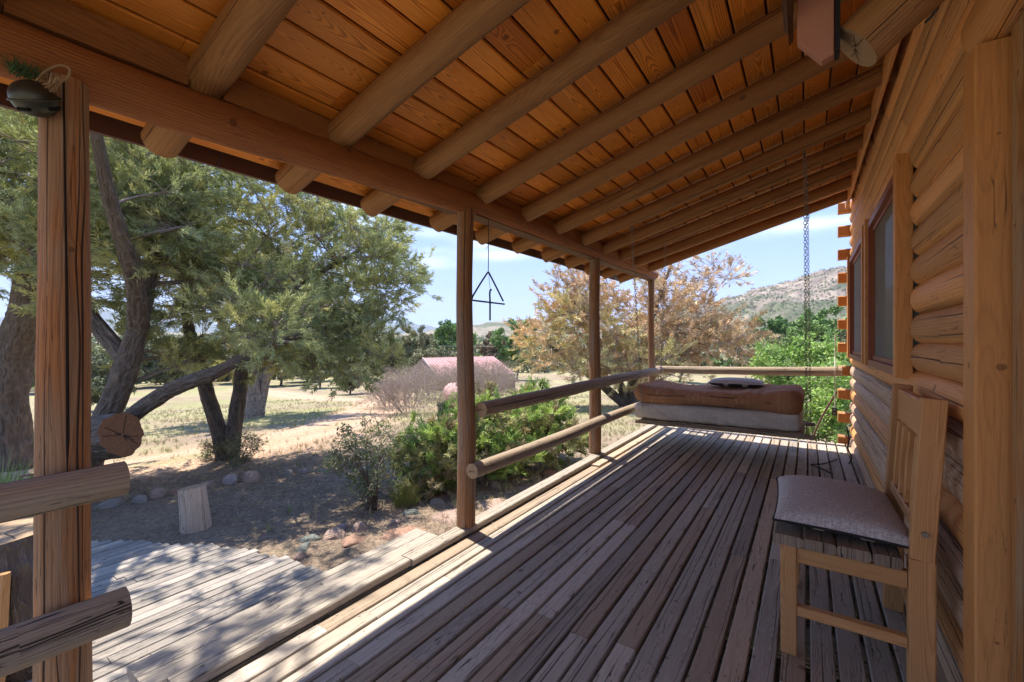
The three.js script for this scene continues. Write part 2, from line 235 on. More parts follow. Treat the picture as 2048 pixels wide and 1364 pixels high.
// lower platform: boards with a curved far edge
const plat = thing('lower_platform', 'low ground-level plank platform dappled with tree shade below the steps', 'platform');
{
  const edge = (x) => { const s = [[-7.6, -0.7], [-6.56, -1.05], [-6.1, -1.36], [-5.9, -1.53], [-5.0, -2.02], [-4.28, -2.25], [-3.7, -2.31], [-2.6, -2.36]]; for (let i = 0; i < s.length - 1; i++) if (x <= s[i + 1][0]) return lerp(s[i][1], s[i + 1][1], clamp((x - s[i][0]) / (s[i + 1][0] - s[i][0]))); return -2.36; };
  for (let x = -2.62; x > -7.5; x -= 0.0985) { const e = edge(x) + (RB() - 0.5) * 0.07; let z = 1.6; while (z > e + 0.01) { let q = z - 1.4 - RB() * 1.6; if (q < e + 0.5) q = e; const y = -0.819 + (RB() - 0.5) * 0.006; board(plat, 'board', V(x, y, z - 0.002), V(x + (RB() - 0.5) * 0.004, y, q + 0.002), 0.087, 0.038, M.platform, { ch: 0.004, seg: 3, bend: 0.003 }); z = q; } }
  for (let z = 1.3; z > -2; z -= 0.8) board(plat, 'joist', V(-2.6, -0.885, z), V(lerp(-7.4, -4.6, clamp((-z - 0.6) / 1.4)), -0.885, z), 0.04, 0.09, M.platform, { ch: 0.002 });
}
// posts
const POSTS = [[-1.90, -0.335, 0.060, 2.10, 'thick split porch post beside the hanging bell'], [-1.94, -2.29, 0.063, 2.21, 'round porch post standing next to the hanging iron triangle'], [-1.985, -4.585, 0.067, 2.23, 'round porch post in the middle of the log railing'], [-2.0, -6.78, 0.054, 2.30, 'thin round porch post at the far corner behind the swing bed']];
POSTS.forEach(([x, z, r, top, label], i) => {
  const t = thing('porch_post', label, 'post', [x, i ? 0.042 : -0.06, z], 'porch posts');
  const h = top - (i ? 0.042 : -0.06), bow = i ? (i === 1 ? 0.012 : 0.006) : 0.004;
  logPart(t, 'shaft', [V(0, 0, 0), V(bow, h * 0.3, 0.004), V(-bow, h * 0.7, 0), V(0, h, 0)], i ? [r * 1.03, r, r * 0.94, r * 0.86, r * 0.92] : [r * 1.09, r * 1.04, r * 0.98, r * 0.94, r * 0.93], i ? M.postDark : M.post, { rs: 20, ls: 26, wob: i ? 0.05 : 0.1, seed: 3 + i * 5, uOff: i * 0.5 + 0.1, vOff: i * 0.7, phase: i * 1.3, lump: 2 });
  if (!i) { // deep drying split down the inner face
    const g = logGeo([V(0.0605, 0.02, 0.018), V(0.0595, 0.5, 0.012), V(0.0565, 1.1, 0.004), V(0.0545, h - 0.02, 0.012)], [0.002, 0.0035, 0.004, 0.0025], { rs: 5, ls: 20, wob: 0.3, seed: 9 }).g; part(t, 'drying_split', g, std({ color: new THREE.Color().setRGB(0.02, 0.012, 0.008), roughness: 1 }));
    part(t, 'nail', new THREE.CylinderGeometry(0.003, 0.003, 0.035, 6).rotateX(Math.PI / 2), M.chain, [-0.02, 0.96, 0.075]);
  }
});
// log railings
function railing(label, list, group) { const t = thing('log_railing', label, 'railing', [0, 0, 0], group); list.forEach(([pts, rad, o]) => logPart(t, 'rail', pts.map((p) => V(...p)), rad, M.rail, { rs: 16, ls: 26, wob: 0.06, ...o })); return t; }
railing('pair of log rails ending at the post with the bell', [[[[-1.80, 0.85, 1.4], [-1.80, 0.858, 0.4], [-1.795, 0.865, -0.452]], [0.056, 0.054, 0.052], { seed: 2, uOff: 0.1 }], [[[-1.80, 0.475, 1.4], [-1.80, 0.468, 0.4], [-1.795, 0.455, -0.455]], [0.062, 0.063, 0.06], { seed: 4, uOff: 0.4, vOff: 1 }]]);
railing('long pair of weathered log rails between the triangle post and the far corner', [[[[-1.835, 0.835, -2.325], [-1.84, 0.842, -3.6], [-1.85, 0.855, -4.7], [-1.87, 0.852, -6.82]], [0.05, 0.055, 0.053, 0.057], { seed: 5, uOff: 0.55 }], [[[-1.84, 0.437, -2.235], [-1.845, 0.425, -3.4], [-1.85, 0.44, -4.6], [-1.87, 0.42, -6.75]], [0.05, 0.054, 0.053, 0.05], { seed: 7, uOff: 0.3, vOff: 0.6 }]]);
railing('single log rail across the far end of the porch behind the bed', [[[[-1.95, 0.862, -6.87], [-1.2, 0.872, -6.87], [-0.3, 0.895, -6.86], [0.36, 0.918, -6.86]], [0.05, 0.055, 0.058, 0.06], { seed: 8, uOff: 0.2, vOff: 1.2 }]]);

// ================================================================ the porch roof
const SL = 0.275, yU = (x, z) => 2.30 + SL * (x + 1.75) + 0.012 * (-z - 2), LS = Math.hypot(1, SL), NRM = V(-SL / LS, 1 / LS, 0);
const roof = thing('porch_roof', 'sloping porch roof with orange pine boards on round log rafters', 'roof');
const RAFT = []; for (let i = -2; i <= 10; i++) RAFT.push(-0.72 - 0.568 * i + (i > 0 && i < 10 ? (RB() - 0.5) * 0.04 : 0));
RAFT.forEach((z, i) => {
  const r = i < 4 ? 0.068 : 0.064, c = (x) => V(x, yU(x, z) + r, z + (x + 2) * 0.01 * (RB() - 0.5));
  logPart(roof, 'rafter', [c(-2.36 - RB() * 0.04), c(-1.5).add(V(0, 0, (RB() - 0.5) * 0.03)), c(-0.6).add(V(0, 0, (RB() - 0.5) * 0.04)), c(0.44)], [r * 1.06, r, r * 0.97, r * 0.93], M.rafter, { rs: 18, ls: 28, wob: 0.075, seed: 30 + i, uOff: i * 0.37, vOff: i * 0.9, lump: 2.5, phase: i });
});
{ // ceiling boards, tongue and groove, running along the porch
  const bw = 0.136, thick = 0.02; let n = 0;
  for (let s = 0.10; s < 3.05; s += bw + 0.011) {
    const x = -2.52 + (s + bw / 2) / LS; let z = 2.2; n++;
    while (z > -6.62) {
      let e = z - 1.136 - 0.568 * Math.floor(RB() * 4); if (e < -6.2) e = -6.63;
      const P = (zz) => V(x, yU(x, zz) + 0.141, zz).addScaledVector(NRM, thick / 2);
      board(roof, 'ceiling_board', P(z - 0.001), P(e + 0.001), bw, thick, [M.ceiling, M.ceilingB, M.ceilingC, M.ceiling][Math.floor(RB() * 4)], { ch: 0.005, lw: 0.16, up: NRM, seg: 1 }); z = e;
    }
  }
  const P = (x, z, h) => V(x, yU(x, z) + h, z), g = new THREE.BufferGeometry(), c = [];
  for (const [x, z] of [[-2.54, 2.6], [0.7, 2.6], [0.7, -6.64], [-2.54, -6.64]]) for (const h of [0.166, 0.22]) { const p = P(x, z, h); c.push(p.x, p.y, p.z); }
  g.setAttribute('position', new THREE.Float32BufferAttribute(c, 3)); g.setIndex([0, 4, 2, 0, 6, 4, 1, 3, 5, 1, 5, 7, 0, 2, 3, 0, 3, 1, 2, 4, 5, 2, 5, 3, 4, 6, 7, 4, 7, 5, 6, 0, 1, 6, 1, 7]); const ng = g.toNonIndexed(); ng.computeVertexNormals();
  part(roof, 'roof_sheathing', ng, std({ color: new THREE.Color().setRGB(0.10, 0.06, 0.04), roughness: 0.9 }));
  // eave fascia with a drip edge
  const F = (x, z, h) => V(x, yU(-2.44, z) + h, z);
  const bb = (name, x, h, w, t, mat) => { for (const [a, b] of [[2.6, -0.98], [-0.985, -4.0], [-4.005, -6.66]]) { const m = part(roof, name, new THREE.BoxGeometry(w, t, Math.abs(a - b)), mat); span(m, F(x, a, h), F(x, b, h)); } };
  bb('fascia', -2.465, 0.155, 0.024, 0.15, M.fascia); bb('drip_edge', -2.487, 0.225, 0.02, 0.05, M.fascia);
  // dark flat plate that carries the rafters, on the log beam
  for (const [a, b] of [[2.2, -2.28], [-2.285, -6.86]]) board(roof, 'plate', V(-1.99, yU(-1.9, a) + 0.0, a), V(-2.02, yU(-1.9, b) + 0.0, b), 0.12, 0.15, M.beamPlate || (M.beamPlate = woodMat(WR, 0.003, 0.7, [0.40, 0.32, 0.28])), { ch: 0.006, lw: 0.5 });
  // blocking between the rafters above the plate, a pale strip
  for (let i = 0; i < RAFT.length - 1; i++) { const z0 = RAFT[i] - 0.06, z1 = RAFT[i + 1] + 0.06; board(roof, 'blocking', V(-1.92, yU(-1.92, z0) + 0.07, z0), V(-1.92, yU(-1.92, z1) + 0.07, z1), 0.03, 0.11, M.plateWood || (M.plateWood = woodMat(WR, 0.002, 0.7, [0.9, 0.75, 0.62])), { ch: 0.002, lw: 0.5 }); }
}
// two log beams end to end over the posts
const beamY = (z) => 2.105 + 0.012 * (-z);
logPart(roof, 'beam', [V(-1.94, 2.125, 2.0), V(-1.935, 2.145, 0.5), V(-1.935, 2.165, -0.6), V(-1.94, 2.21, -1.5), V(-1.94, 2.252, -2.36)], [0.088, 0.087, 0.084, 0.08, 0.074], M.beam, { rs: 28, ls: 60, wob: 0.09, seed: 61, uOff: 0.2, lump: 4, sx: 0.95 });
logPart(roof, 'beam', [V(-1.95, 2.272, -2.37), V(-1.965, 2.28, -3.8), V(-1.985, 2.298, -5.4), V(-2.0, 2.335, -6.95)], [0.078, 0.072, 0.068, 0.062], M.beam, { rs: 22, ls: 44, wob: 0.09, seed: 64, uOff: 0.6, vOff: 0.8, lump: 5 });

// ================================================================ the log house
const house = thing('log_cabin', 'log cabin with an orange-brown stained log wall and two tall windows', 'house');
const WX = 0.497, LP = 0.1495, WZ0 = -3.09, WZ1 = -6.62, HZ = -7.02;   // log centre line, course height, window span
for (let k = 0; k < 22; k++) {
  const y = -0.055 + LP * (k + 0.5), inWin = y > 1.10 && y < 2.30, segs = [];
  if (inWin) { segs.push([-2.06, WZ0, k]); segs.push([WZ1, HZ, k + 50]); if (y > 2.1 && y < 2.3) { } }
  else if (y < 2.2) { const j = k % 3 === 0 ? -3.9 - RB() * 2 : 0; if (j) { segs.push([-2.06, j, k]); segs.push([j, HZ, k + 50]); } else segs.push([-2.06, HZ, k]); }
  else { const j = [-4.3, -3.0, -5.2, -3.6][k % 4] - RB() * 0.3; segs.push([1.5, j, k]); segs.push([j, HZ, k + 50]); }
  for (const [a, b, s] of segs) logPart(house, 'wall_log', [V(WX, y, a), V(WX + (RB() - 0.5) * 0.006, y + (RB() - 0.5) * 0.006, (a + b) / 2), V(WX, y, b)], [0.0765], k < 7 && y < 1.03 ? (k % 3 === 1 ? M.logB : M.logWorn) : [M.log, M.logB, M.logC][(s * 7 + k) % 3], { rs: 20, ls: Math.max(4, Math.round(Math.abs(a - b) * 5)), wob: 0.03, seed: 100 + s, sx: 0.72, sy: 1.02, round: inWin ? 0.05 : 0.012, cap: true, uOff: (k % 3) * 0.34 + 0.04, vOff: RB() * 2.6, lump: 1.6 }, M.log);
}
part(house, 'wall_core', new THREE.BoxGeometry(0.3, 4.3, 5.1), std({ color: new THREE.Color().setRGB(0.2, 0.12, 0.06), roughness: 1 }), [0.705, 1.25, -4.45]);
part(house, 'wall_core', new THREE.BoxGeometry(0.3, 1.4, 6.0), std({ color: new THREE.Color().setRGB(0.2, 0.12, 0.06), roughness: 1 }), [0.71, 3.1, 1.12]);
// tails of the end wall logs at the far corner
for (let k = 0; k < 11; k++) { const y = 0.0 + LP * 2 * k + 0.02; const m = board(house, 'corner_log_end', V(0.325, y, HZ - 0.02), V(1.2, y, HZ - 0.02), 0.15, 0.125, M.logEndShade || (M.logEndShade = woodMat(WL, 0.002, 0.7, [0.62, 0.53, 0.45])), { ch: 0.012, lw: 0.34 }); m.name = 'corner_log_end'; }  // wood tint darkened to paint in the shade on these ends
// boards along the wall head
board(house, 'head_trim', V(0.395, 2.93, -2.0), V(0.395, 2.985, -6.75), 0.025, 0.13, M.trim, { ch: 0.004, lw: 0.34 });
// windows: frame boards, red sash, pane over a drawn blind
function windowAt(z0, z1, y0, y1, label) {
  const w = new THREE.Group(); w.name = 'window'; w.userData.label = label; house.add(w);
  const X = 0.430, fr = (a, b, wd, mat, nm) => { const m = board(w, nm, a, b, wd, 0.075, mat, { ch: 0.004, lw: 0.34, up: V(1, 0, 0) }); return m; };
  fr(V(X, y0 - 0.0, z0 + 0.045), V(X, y1 + 0.04, z0 + 0.045), 0.075, M.trim, 'frame'); fr(V(X, y0 - 0.0, z1 - 0.045), V(X, y1 + 0.04, z1 - 0.045), 0.075, M.trim, 'frame');
  const red = M.sash || (M.sash = std({ color: new THREE.Color().setRGB(0.30, 0.085, 0.035), roughness: 0.5 }));
  const s = 0.05, bx = (a, b, c, d, nm, x, th) => { const m = part(w, nm, new THREE.BoxGeometry(th, Math.abs(d - c), Math.abs(b - a)), red, [x, (c + d) / 2, (a + b) / 2]); return m; };
  for (const [q, x, th, i] of [[s, 0.435, 0.05, 0], [0.03, 0.452, 0.03, s + 0.002]]) { bx(z0 - i, z0 - i - q, y0 + i, y1 - i, 'sash', x, th); bx(z1 + i, z1 + i + q, y0 + i, y1 - i, 'sash', x, th); bx(z0 - i - q - 0.001, z1 + i + q + 0.001, y1 - i - q, y1 - i, 'sash', x, th); bx(z0 - i - q - 0.001, z1 + i + q + 0.001, y0 + i, y0 + i + q, 'sash', x, th); }
  const i = s + 0.032; part(w, 'pane', new THREE.PlaneGeometry(Math.abs(z1 - z0) - 2 * i, y1 - y0 - 2 * i).rotateY(-Math.PI / 2), M.glass || (M.glass = new THREE.MeshPhysicalMaterial({ transmission: 1, thickness: 0, roughness: 0.04, ior: 1.5, color: 0xffffff })), [0.458, (y0 + y1) / 2, (z0 + z1) / 2]);
  part(w, 'insect_screen', new THREE.PlaneGeometry(Math.abs(z1 - z0) - 2 * i, y1 - y0 - 2 * i).rotateY(-Math.PI / 2), M.screen || (M.screen = std({ color: new THREE.Color().setRGB(0.24, 0.235, 0.21), roughness: 0.85, transparent: true, opacity: 0.72, side: THREE.DoubleSide })), [0.449, (y0 + y1) / 2, (z0 + z1) / 2]);
  part(w, 'blind', new THREE.BoxGeometry(0.01, y1 - y0 - 0.02, Math.abs(z1 - z0) - 0.02), M.blind || (M.blind = std({ color: new THREE.Color().setRGB(0.20, 0.215, 0.20), roughness: 0.9 })), [0.535, (y0 + y1) / 2, (z0 + z1) / 2]);
}
windowAt(-3.20, -4.62, 1.10, 2.27, 'near window with red sash and drawn grey blind');
windowAt(-4.95, -6.52, 1.10, 2.27, 'far window with red sash beside the corner');
// door casing at the near end
const J = M.jamb || (M.jamb = woodMat(WP, 0.003, 0.6, [0.9, 0.78, 0.6]));
const door = new THREE.Group(); door.name = 'door_casing'; house.add(door);
board(door, 'casing_board', V(0.50, -0.04, -2.035), V(0.50, 2.24, -2.035), 0.13, 0.12, M.trim, { ch: 0.006, lw: 0.34, up: V(1, 0, 0) });
board(door, 'jamb', V(0.565, -0.04, -1.86), V(0.565, 2.24, -1.86), 0.17, 0.11, J, { ch: 0.01, lw: 0.5, up: V(1, 0, 0) });
board(door, 'jamb', V(0.585, -0.04, -1.68), V(0.585, 2.24, -1.68), 0.15, 0.11, J, { ch: 0.004, lw: 0.5, up: V(1, 0, 0) });
board(door, 'door_stop', V(0.585, -0.04, -1.53), V(0.585, 2.24, -1.53), 0.10, 0.06, M.trim, { ch: 0.004, lw: 0.34, up: V(1, 0, 0) });
part(door, 'door_leaf', new THREE.BoxGeometry(0.05, 2.2, 0.95), M.trim, [0.65, 1.06, -1.0]);
logPart(door, 'header', [V(0.50, 2.33, -2.11), V(0.50, 2.33, 0.4)], [0.088], M.trim, { rs: 18, ls: 8, wob: 0.01, sx: 0.8, round: 0.03, seed: 5 }, M.trim);
board(door, 'header_board', V(0.55, 2.255, -1.95), V(0.55, 2.255, 0.4), 0.11, 0.03, J, { ch: 0.003, lw: 0.5 });
// the steep main roof reaching into the porch: rake rafter, rake board, roofing
const rake = new THREE.Group(); rake.name = 'main_roof_edge'; house.add(rake);
{
  const Z = -1.62, d = V(0.77, 0.64, 0).normalize();
  logPart(rake, 'rake_rafter', [V(0.115, 2.16, Z), V(0.115, 2.16, Z).addScaledVector(d, 1.2)], [0.075], M.rafter, { rs: 18, ls: 10, wob: 0.03, seed: 77, sx: 1.0, sy: 1 }, M.end);
  const shp = new THREE.Shape([V(-0.024, 2.205, 0), V(0.036, 2.125, 0), V(0.062, 2.135, 0), V(0.062, 2.60, 0), V(-0.024, 2.60, 0)].map((p) => new THREE.Vector2(p.x, p.y)));
  const fg = new THREE.ExtrudeGeometry(shp, { depth: 0.03, bevelEnabled: true, bevelSize: 0.002, bevelThickness: 0.002, bevelSegments: 1 }); part(rake, 'rake_board', fg, std({ color: new THREE.Color().setRGB(0.46, 0.21, 0.14), roughness: 0.6 }), [0, 0, Z + 0.02]);
  part(rake, 'drip_edge', new THREE.BoxGeometry(0.012, 0.46, 0.06), M.iron, [0.072, 2.37, Z + 0.03]);
  const cp = []; for (let i = 0; i <= 40; i++) cp.push([-0.05 + 0.014 * Math.sin(i * 0.9), 2.26 + i * 0.012]); const cg = []; const P = [], ix = []; cp.forEach(([x, y], i) => { P.push(x, y, Z - 0.06, x, y, Z + 0.9); if (i < 40) { const o = i * 2; ix.push(o, o + 1, o + 2, o + 1, o + 3, o + 2); } }); const g = new THREE.BufferGeometry(); g.setAttribute('position', new THREE.Float32BufferAttribute(P, 3)); g.setIndex(ix); g.computeVertexNormals(); part(rake, 'corrugated_roofing', g, new THREE.MeshStandardMaterial({ color: new THREE.Color().setRGB(0.10, 0.05, 0.035), roughness: 0.5, metalness: 0.3, side: THREE.DoubleSide }));
}
// ================================================================ soft things
const weave = (seed, a, b, sc) => { const N = 512; return texOf(N, N, (i, j, p) => { const th = ((i >> 1) + (j >> 1)) & 1, n = vn(i * 0.5, j * 0.045 + seed, 256, 1e9) * 0.5 + vn(i * 0.045 + seed, j * 0.5, 1e9, 256) * 0.5, t = clamp(n * 1.5 - 0.3 + (th ? 0.14 : -0.14) + (vn(i * 0.9, j * 0.9) - 0.5) * 0.3); for (let k = 0; k < 3; k++) p[k] = lerp(a[k], b[k], t) * sc; }); };
const greyWeave = weave(3, [0.29, 0.28, 0.285], [0.78, 0.75, 0.73], 1);
M.cushion = std({ map: greyWeave, bumpMap: greyWeave, bumpScale: 0.0015, roughness: 0.95 }); M.cushion.map.repeat.set(3, 3);
M.blackCloth = std({ color: new THREE.Color().setRGB(0.025, 0.023, 0.022), roughness: 0.95 });
M.creamCloth = std({ color: new THREE.Color().setRGB(0.42, 0.38, 0.31), roughness: 0.95 });
M.mattress = std({ map: weave(9, [0.50, 0.45, 0.38], [0.62, 0.57, 0.49], 1), roughness: 0.9 });
const blanketTex = texOf(1024, 512, (i, j, p) => {
  const u = i / 1024, v = j / 512; let l = 0; const line = (d, w) => sstep(w, w * 0.3, Math.abs(d));
  for (const s of [0.13, 0.22, 0.38, 0.47, 0.63, 0.72, 0.88]) l = Math.max(l, line(u - s - 0.002 * Math.sin(v * 40), 0.004) * 0.5);
  for (const s of [0.175, 0.425, 0.675]) for (const q of [0.12, 0.37, 0.63, 0.88]) { const a = (u - s) * 2, b = v - q; if (Math.abs(a) < 0.09 && Math.abs(b) < 0.11) { l = Math.max(l, line(a * 1.2 - b, 0.012), line(a * 1.2 + b, 0.012)); } }
  const n = 0.8 + 0.4 * fbm(i * 0.2, j * 0.2, 3); p[0] = lerp(0.36, 0.55, l * 0.6) * n; p[1] = lerp(0.175, 0.34, l * 0.6) * n; p[2] = lerp(0.085, 0.2, l * 0.6) * n;
});
M.blanket = new THREE.MeshPhysicalMaterial({ map: blanketTex, roughness: 0.95, sheen: 0.35, sheenRoughness: 0.6, sheenColor: new THREE.Color().setRGB(0.5, 0.35, 0.25) });
// a soft slab: a rounded box grid, each vertex then moved
function softBox(w, h, d, r, n, fn) {
  const g = new THREE.BoxGeometry(w, h, d, n[0], n[1], n[2]), p = g.attributes.position, u = [];
  for (let i = 0; i < p.count; i++) {
    let x = p.getX(i), y = p.getY(i), z = p.getZ(i); const ix = clamp(x, -w / 2 + r, w / 2 - r), iy = clamp(y, -h / 2 + r, h / 2 - r), iz = clamp(z, -d / 2 + r, d / 2 - r), q = V(x - ix, y - iy, z - iz), L = q.length();
    if (L > 0) q.multiplyScalar(Math.min(1, r / L)); x = ix + q.x; y = iy + q.y; z = iz + q.z; const o = fn ? fn(x, y, z) : [x, y, z]; p.setXYZ(i, ...o); u.push(x / w + 0.5, (Math.abs(z) > d / 2 - r * 0.6 ? Math.sign(z) * (d / 2 + (h / 2 - y)) : z) / (d + 2 * h) + 0.5);
  }
  g.setAttribute('uv', new THREE.Float32BufferAttribute(u, 2)); const m = mergeByPosition(g); m.computeVertexNormals(); return m;
}
function mergeByPosition(g) { // weld so that shading is smooth over the box edges
  const p = g.attributes.position, u = g.attributes.uv, map = new Map(), P = [], U = [], re = []; for (let i = 0; i < p.count; i++) { const k = [p.getX(i), p.getY(i), p.getZ(i)].map((v) => v.toFixed(4)).join(); if (!map.has(k)) { map.set(k, P.length / 3); P.push(p.getX(i), p.getY(i), p.getZ(i)); U.push(u.getX(i), u.getY(i)); } re.push(map.get(k)); }
  const o = new THREE.BufferGeometry(); o.setAttribute('position', new THREE.Float32BufferAttribute(P, 3)); o.setAttribute('uv', new THREE.Float32BufferAttribute(U, 2)); const id = []; const ix = g.index ? g.index.array : Array.from({ length: p.count }, (_, i) => i); for (let i = 0; i < ix.length; i += 3) { const a = re[ix[i]], b = re[ix[i + 1]], c = re[ix[i + 2]]; if (a !== b && b !== c && a !== c) id.push(a, b, c); } o.setIndex(id); return o;
}
// pillow halves: side = 1 upper, -1 lower
function pillowHalf(w, d, h, side, n = 28, sag = 0) {
  const P = [], U = [], ix = []; for (let j = 0; j <= n; j++) for (let i = 0; i <= n; i++) { const a = i / n * 2 - 1, b = j / n * 2 - 1, e = Math.pow(Math.max(0, (1 - Math.pow(Math.abs(a), 2.6)) * (1 - Math.pow(Math.abs(b), 2.6))), 0.42); const pinch = 1 - 0.05 * (1 - a * a) * Math.abs(b) - 0.0; const y = side * h * e * (1 + 0.10 * (fbm(a * 2 + 5, b * 2 + 5, 2) - 0.5)) - sag * a * a; P.push(a * w / 2 * (1 - 0.05 * (1 - b * b)), y, b * d / 2 * pinch); U.push((a + 1) / 2, (b + 1) / 2); }
  for (let j = 0; j < n; j++) for (let i = 0; i < n; i++) { const q = j * (n + 1) + i; side > 0 ? ix.push(q, q + n + 1, q + 1, q + 1, q + n + 1, q + n + 2) : ix.push(q, q + 1, q + n + 1, q + 1, q + n + 2, q + n + 1); }
  const g = new THREE.BufferGeometry(); g.setAttribute('position', new THREE.Float32BufferAttribute(P, 3)); g.setAttribute('uv', new THREE.Float32BufferAttribute(U, 2)); g.setIndex(ix); g.computeVertexNormals(); return g;
}
const spotted = texOf(256, 256, (i, j, p) => { const u = i / 256, v = j / 256; let k = 0; for (const [a, b, r] of [[0.1, 0.08, 0.17], [0.5, 0.1, 0.12], [0.9, 0.06, 0.2], [0.1, 0.5, 0.14], [0.5, 0.55, 0.18], [0.9, 0.5, 0.15], [0.12, 0.93, 0.19], [0.5, 0.94, 0.14], [0.9, 0.92, 0.2]]) k = Math.max(k, sstep(r, r - 0.02, Math.hypot(u - a, v - b))); for (let q = 0; q < 3; q++) p[q] = lerp([0.46, 0.42, 0.35][q], 0.028, k); });
M.spotted = std({ map: spotted, roughness: 0.95 });

// ================================================================ chair and its cushion
const chair = thing('wooden_chair', 'plain wooden slat-back chair standing against the log wall', 'chair', [0.14, 0, -2.48]);
{
  const c = (n, a, b, w, t, mat = M.chair, o = {}) => board(chair, n, V(...a), V(...b), w, t, mat, { ch: 0.004, lw: mat === M.seat ? 0.125 : 0.11, ...o }), u = V(1, 0, 0);
  const zN = 0.315, zF = -0.315, xf = -0.205, xb = 0.205;
  for (const z of [zN, zF]) { c('leg', [xf, 0.001, z], [xf, 0.452, z], 0.05, 0.058, M.chair, { up: u });
    c('back_leg', [xb, 0.001, z], [xb, 0.50, z], 0.05, 0.075, M.chair, { up: u }); c('back_post', [xb, 0.501, z], [xb + 0.035, 1.09, z], 0.048, 0.07, M.chair, { up: u });
    c('seat_rail', [xf + 0.03, 0.415, z], [xb - 0.04, 0.415, z], 0.03, 0.066); c('stretcher', [xf + 0.03, 0.185, z], [xb - 0.04, 0.185, z], 0.04, 0.04); }
  c('front_rail', [xf, 0.415, zN - 0.03], [xf, 0.415, zF + 0.03], 0.03, 0.066); c('back_stretcher', [xb, 0.25, zN - 0.03], [xb, 0.25, zF + 0.03], 0.03, 0.04);
  [[-0.195, 0.105], [-0.085, 0.108], [0.024, 0.104], [0.122, 0.085]].forEach(([x, w], i) => c('seat_plank', [x - 0.015, 0.474 + i * 0.0008, zN + 0.035], [x - 0.015, 0.474 + i * 0.0008, zF - 0.035], w, 0.042, M.seat, { ch: 0.007, seg: 3, bend: 0.003 }));
  const bx = (y) => xb + 0.035 * (y - 0.5) / 0.59;
  c('top_rail', [bx(1.0), 1.0, zN - 0.026], [bx(1.0), 1.0, zF + 0.026], 0.032, 0.145); c('lower_rail', [bx(0.60) - 0.006, 0.605, zN - 0.026], [bx(0.60) - 0.006, 0.605, zF + 0.026], 0.03, 0.05);
  for (let i = 0; i < 4; i++) { const z = lerp(zN - 0.115, zF + 0.115, i / 3); c('slat', [bx(0.63), 0.632, z], [bx(0.92), 0.926, z], 0.048, 0.022, M.chair, { up: V(0, 0, 1) }); }
  part(chair, 'bolt_head', new THREE.CylinderGeometry(0.011, 0.011, 0.012, 8).rotateX(Math.PI / 2), M.chain, [xb + 0.006, 0.60, zN + 0.027]);
}
const cush = thing('seat_cushion', 'square grey woven cushion lying on the wooden chair', 'cushion', [0.105, 0.535, -2.49]);
part(cush, 'top_cover', pillowHalf(0.47, 0.66, 0.088, 1, 40), M.cushion); part(cush, 'underside', pillowHalf(0.47, 0.66, 0.038, -1, 30), M.spotted);
{ const pts = []; for (let k = 0; k < 80; k++) { const a = k / 80 * 4, s = Math.floor(a), f = a - s, q = f * 2 - 1; const [x, z] = [[q, -1], [1, q], [-q, 1], [-1, -q]][s]; pts.push(V(x * 0.235 * (1 - 0.05 * (1 - z * z)), 0, z * 0.33 * (1 - 0.05 * (1 - x * x) * Math.abs(z)))); } part(cush, 'piping', new THREE.TubeGeometry(new THREE.CatmullRomCurve3(pts, true), 160, 0.005, 6, true), M.blackCloth); }
cush.rotation.set(0, 0.03, -0.03);

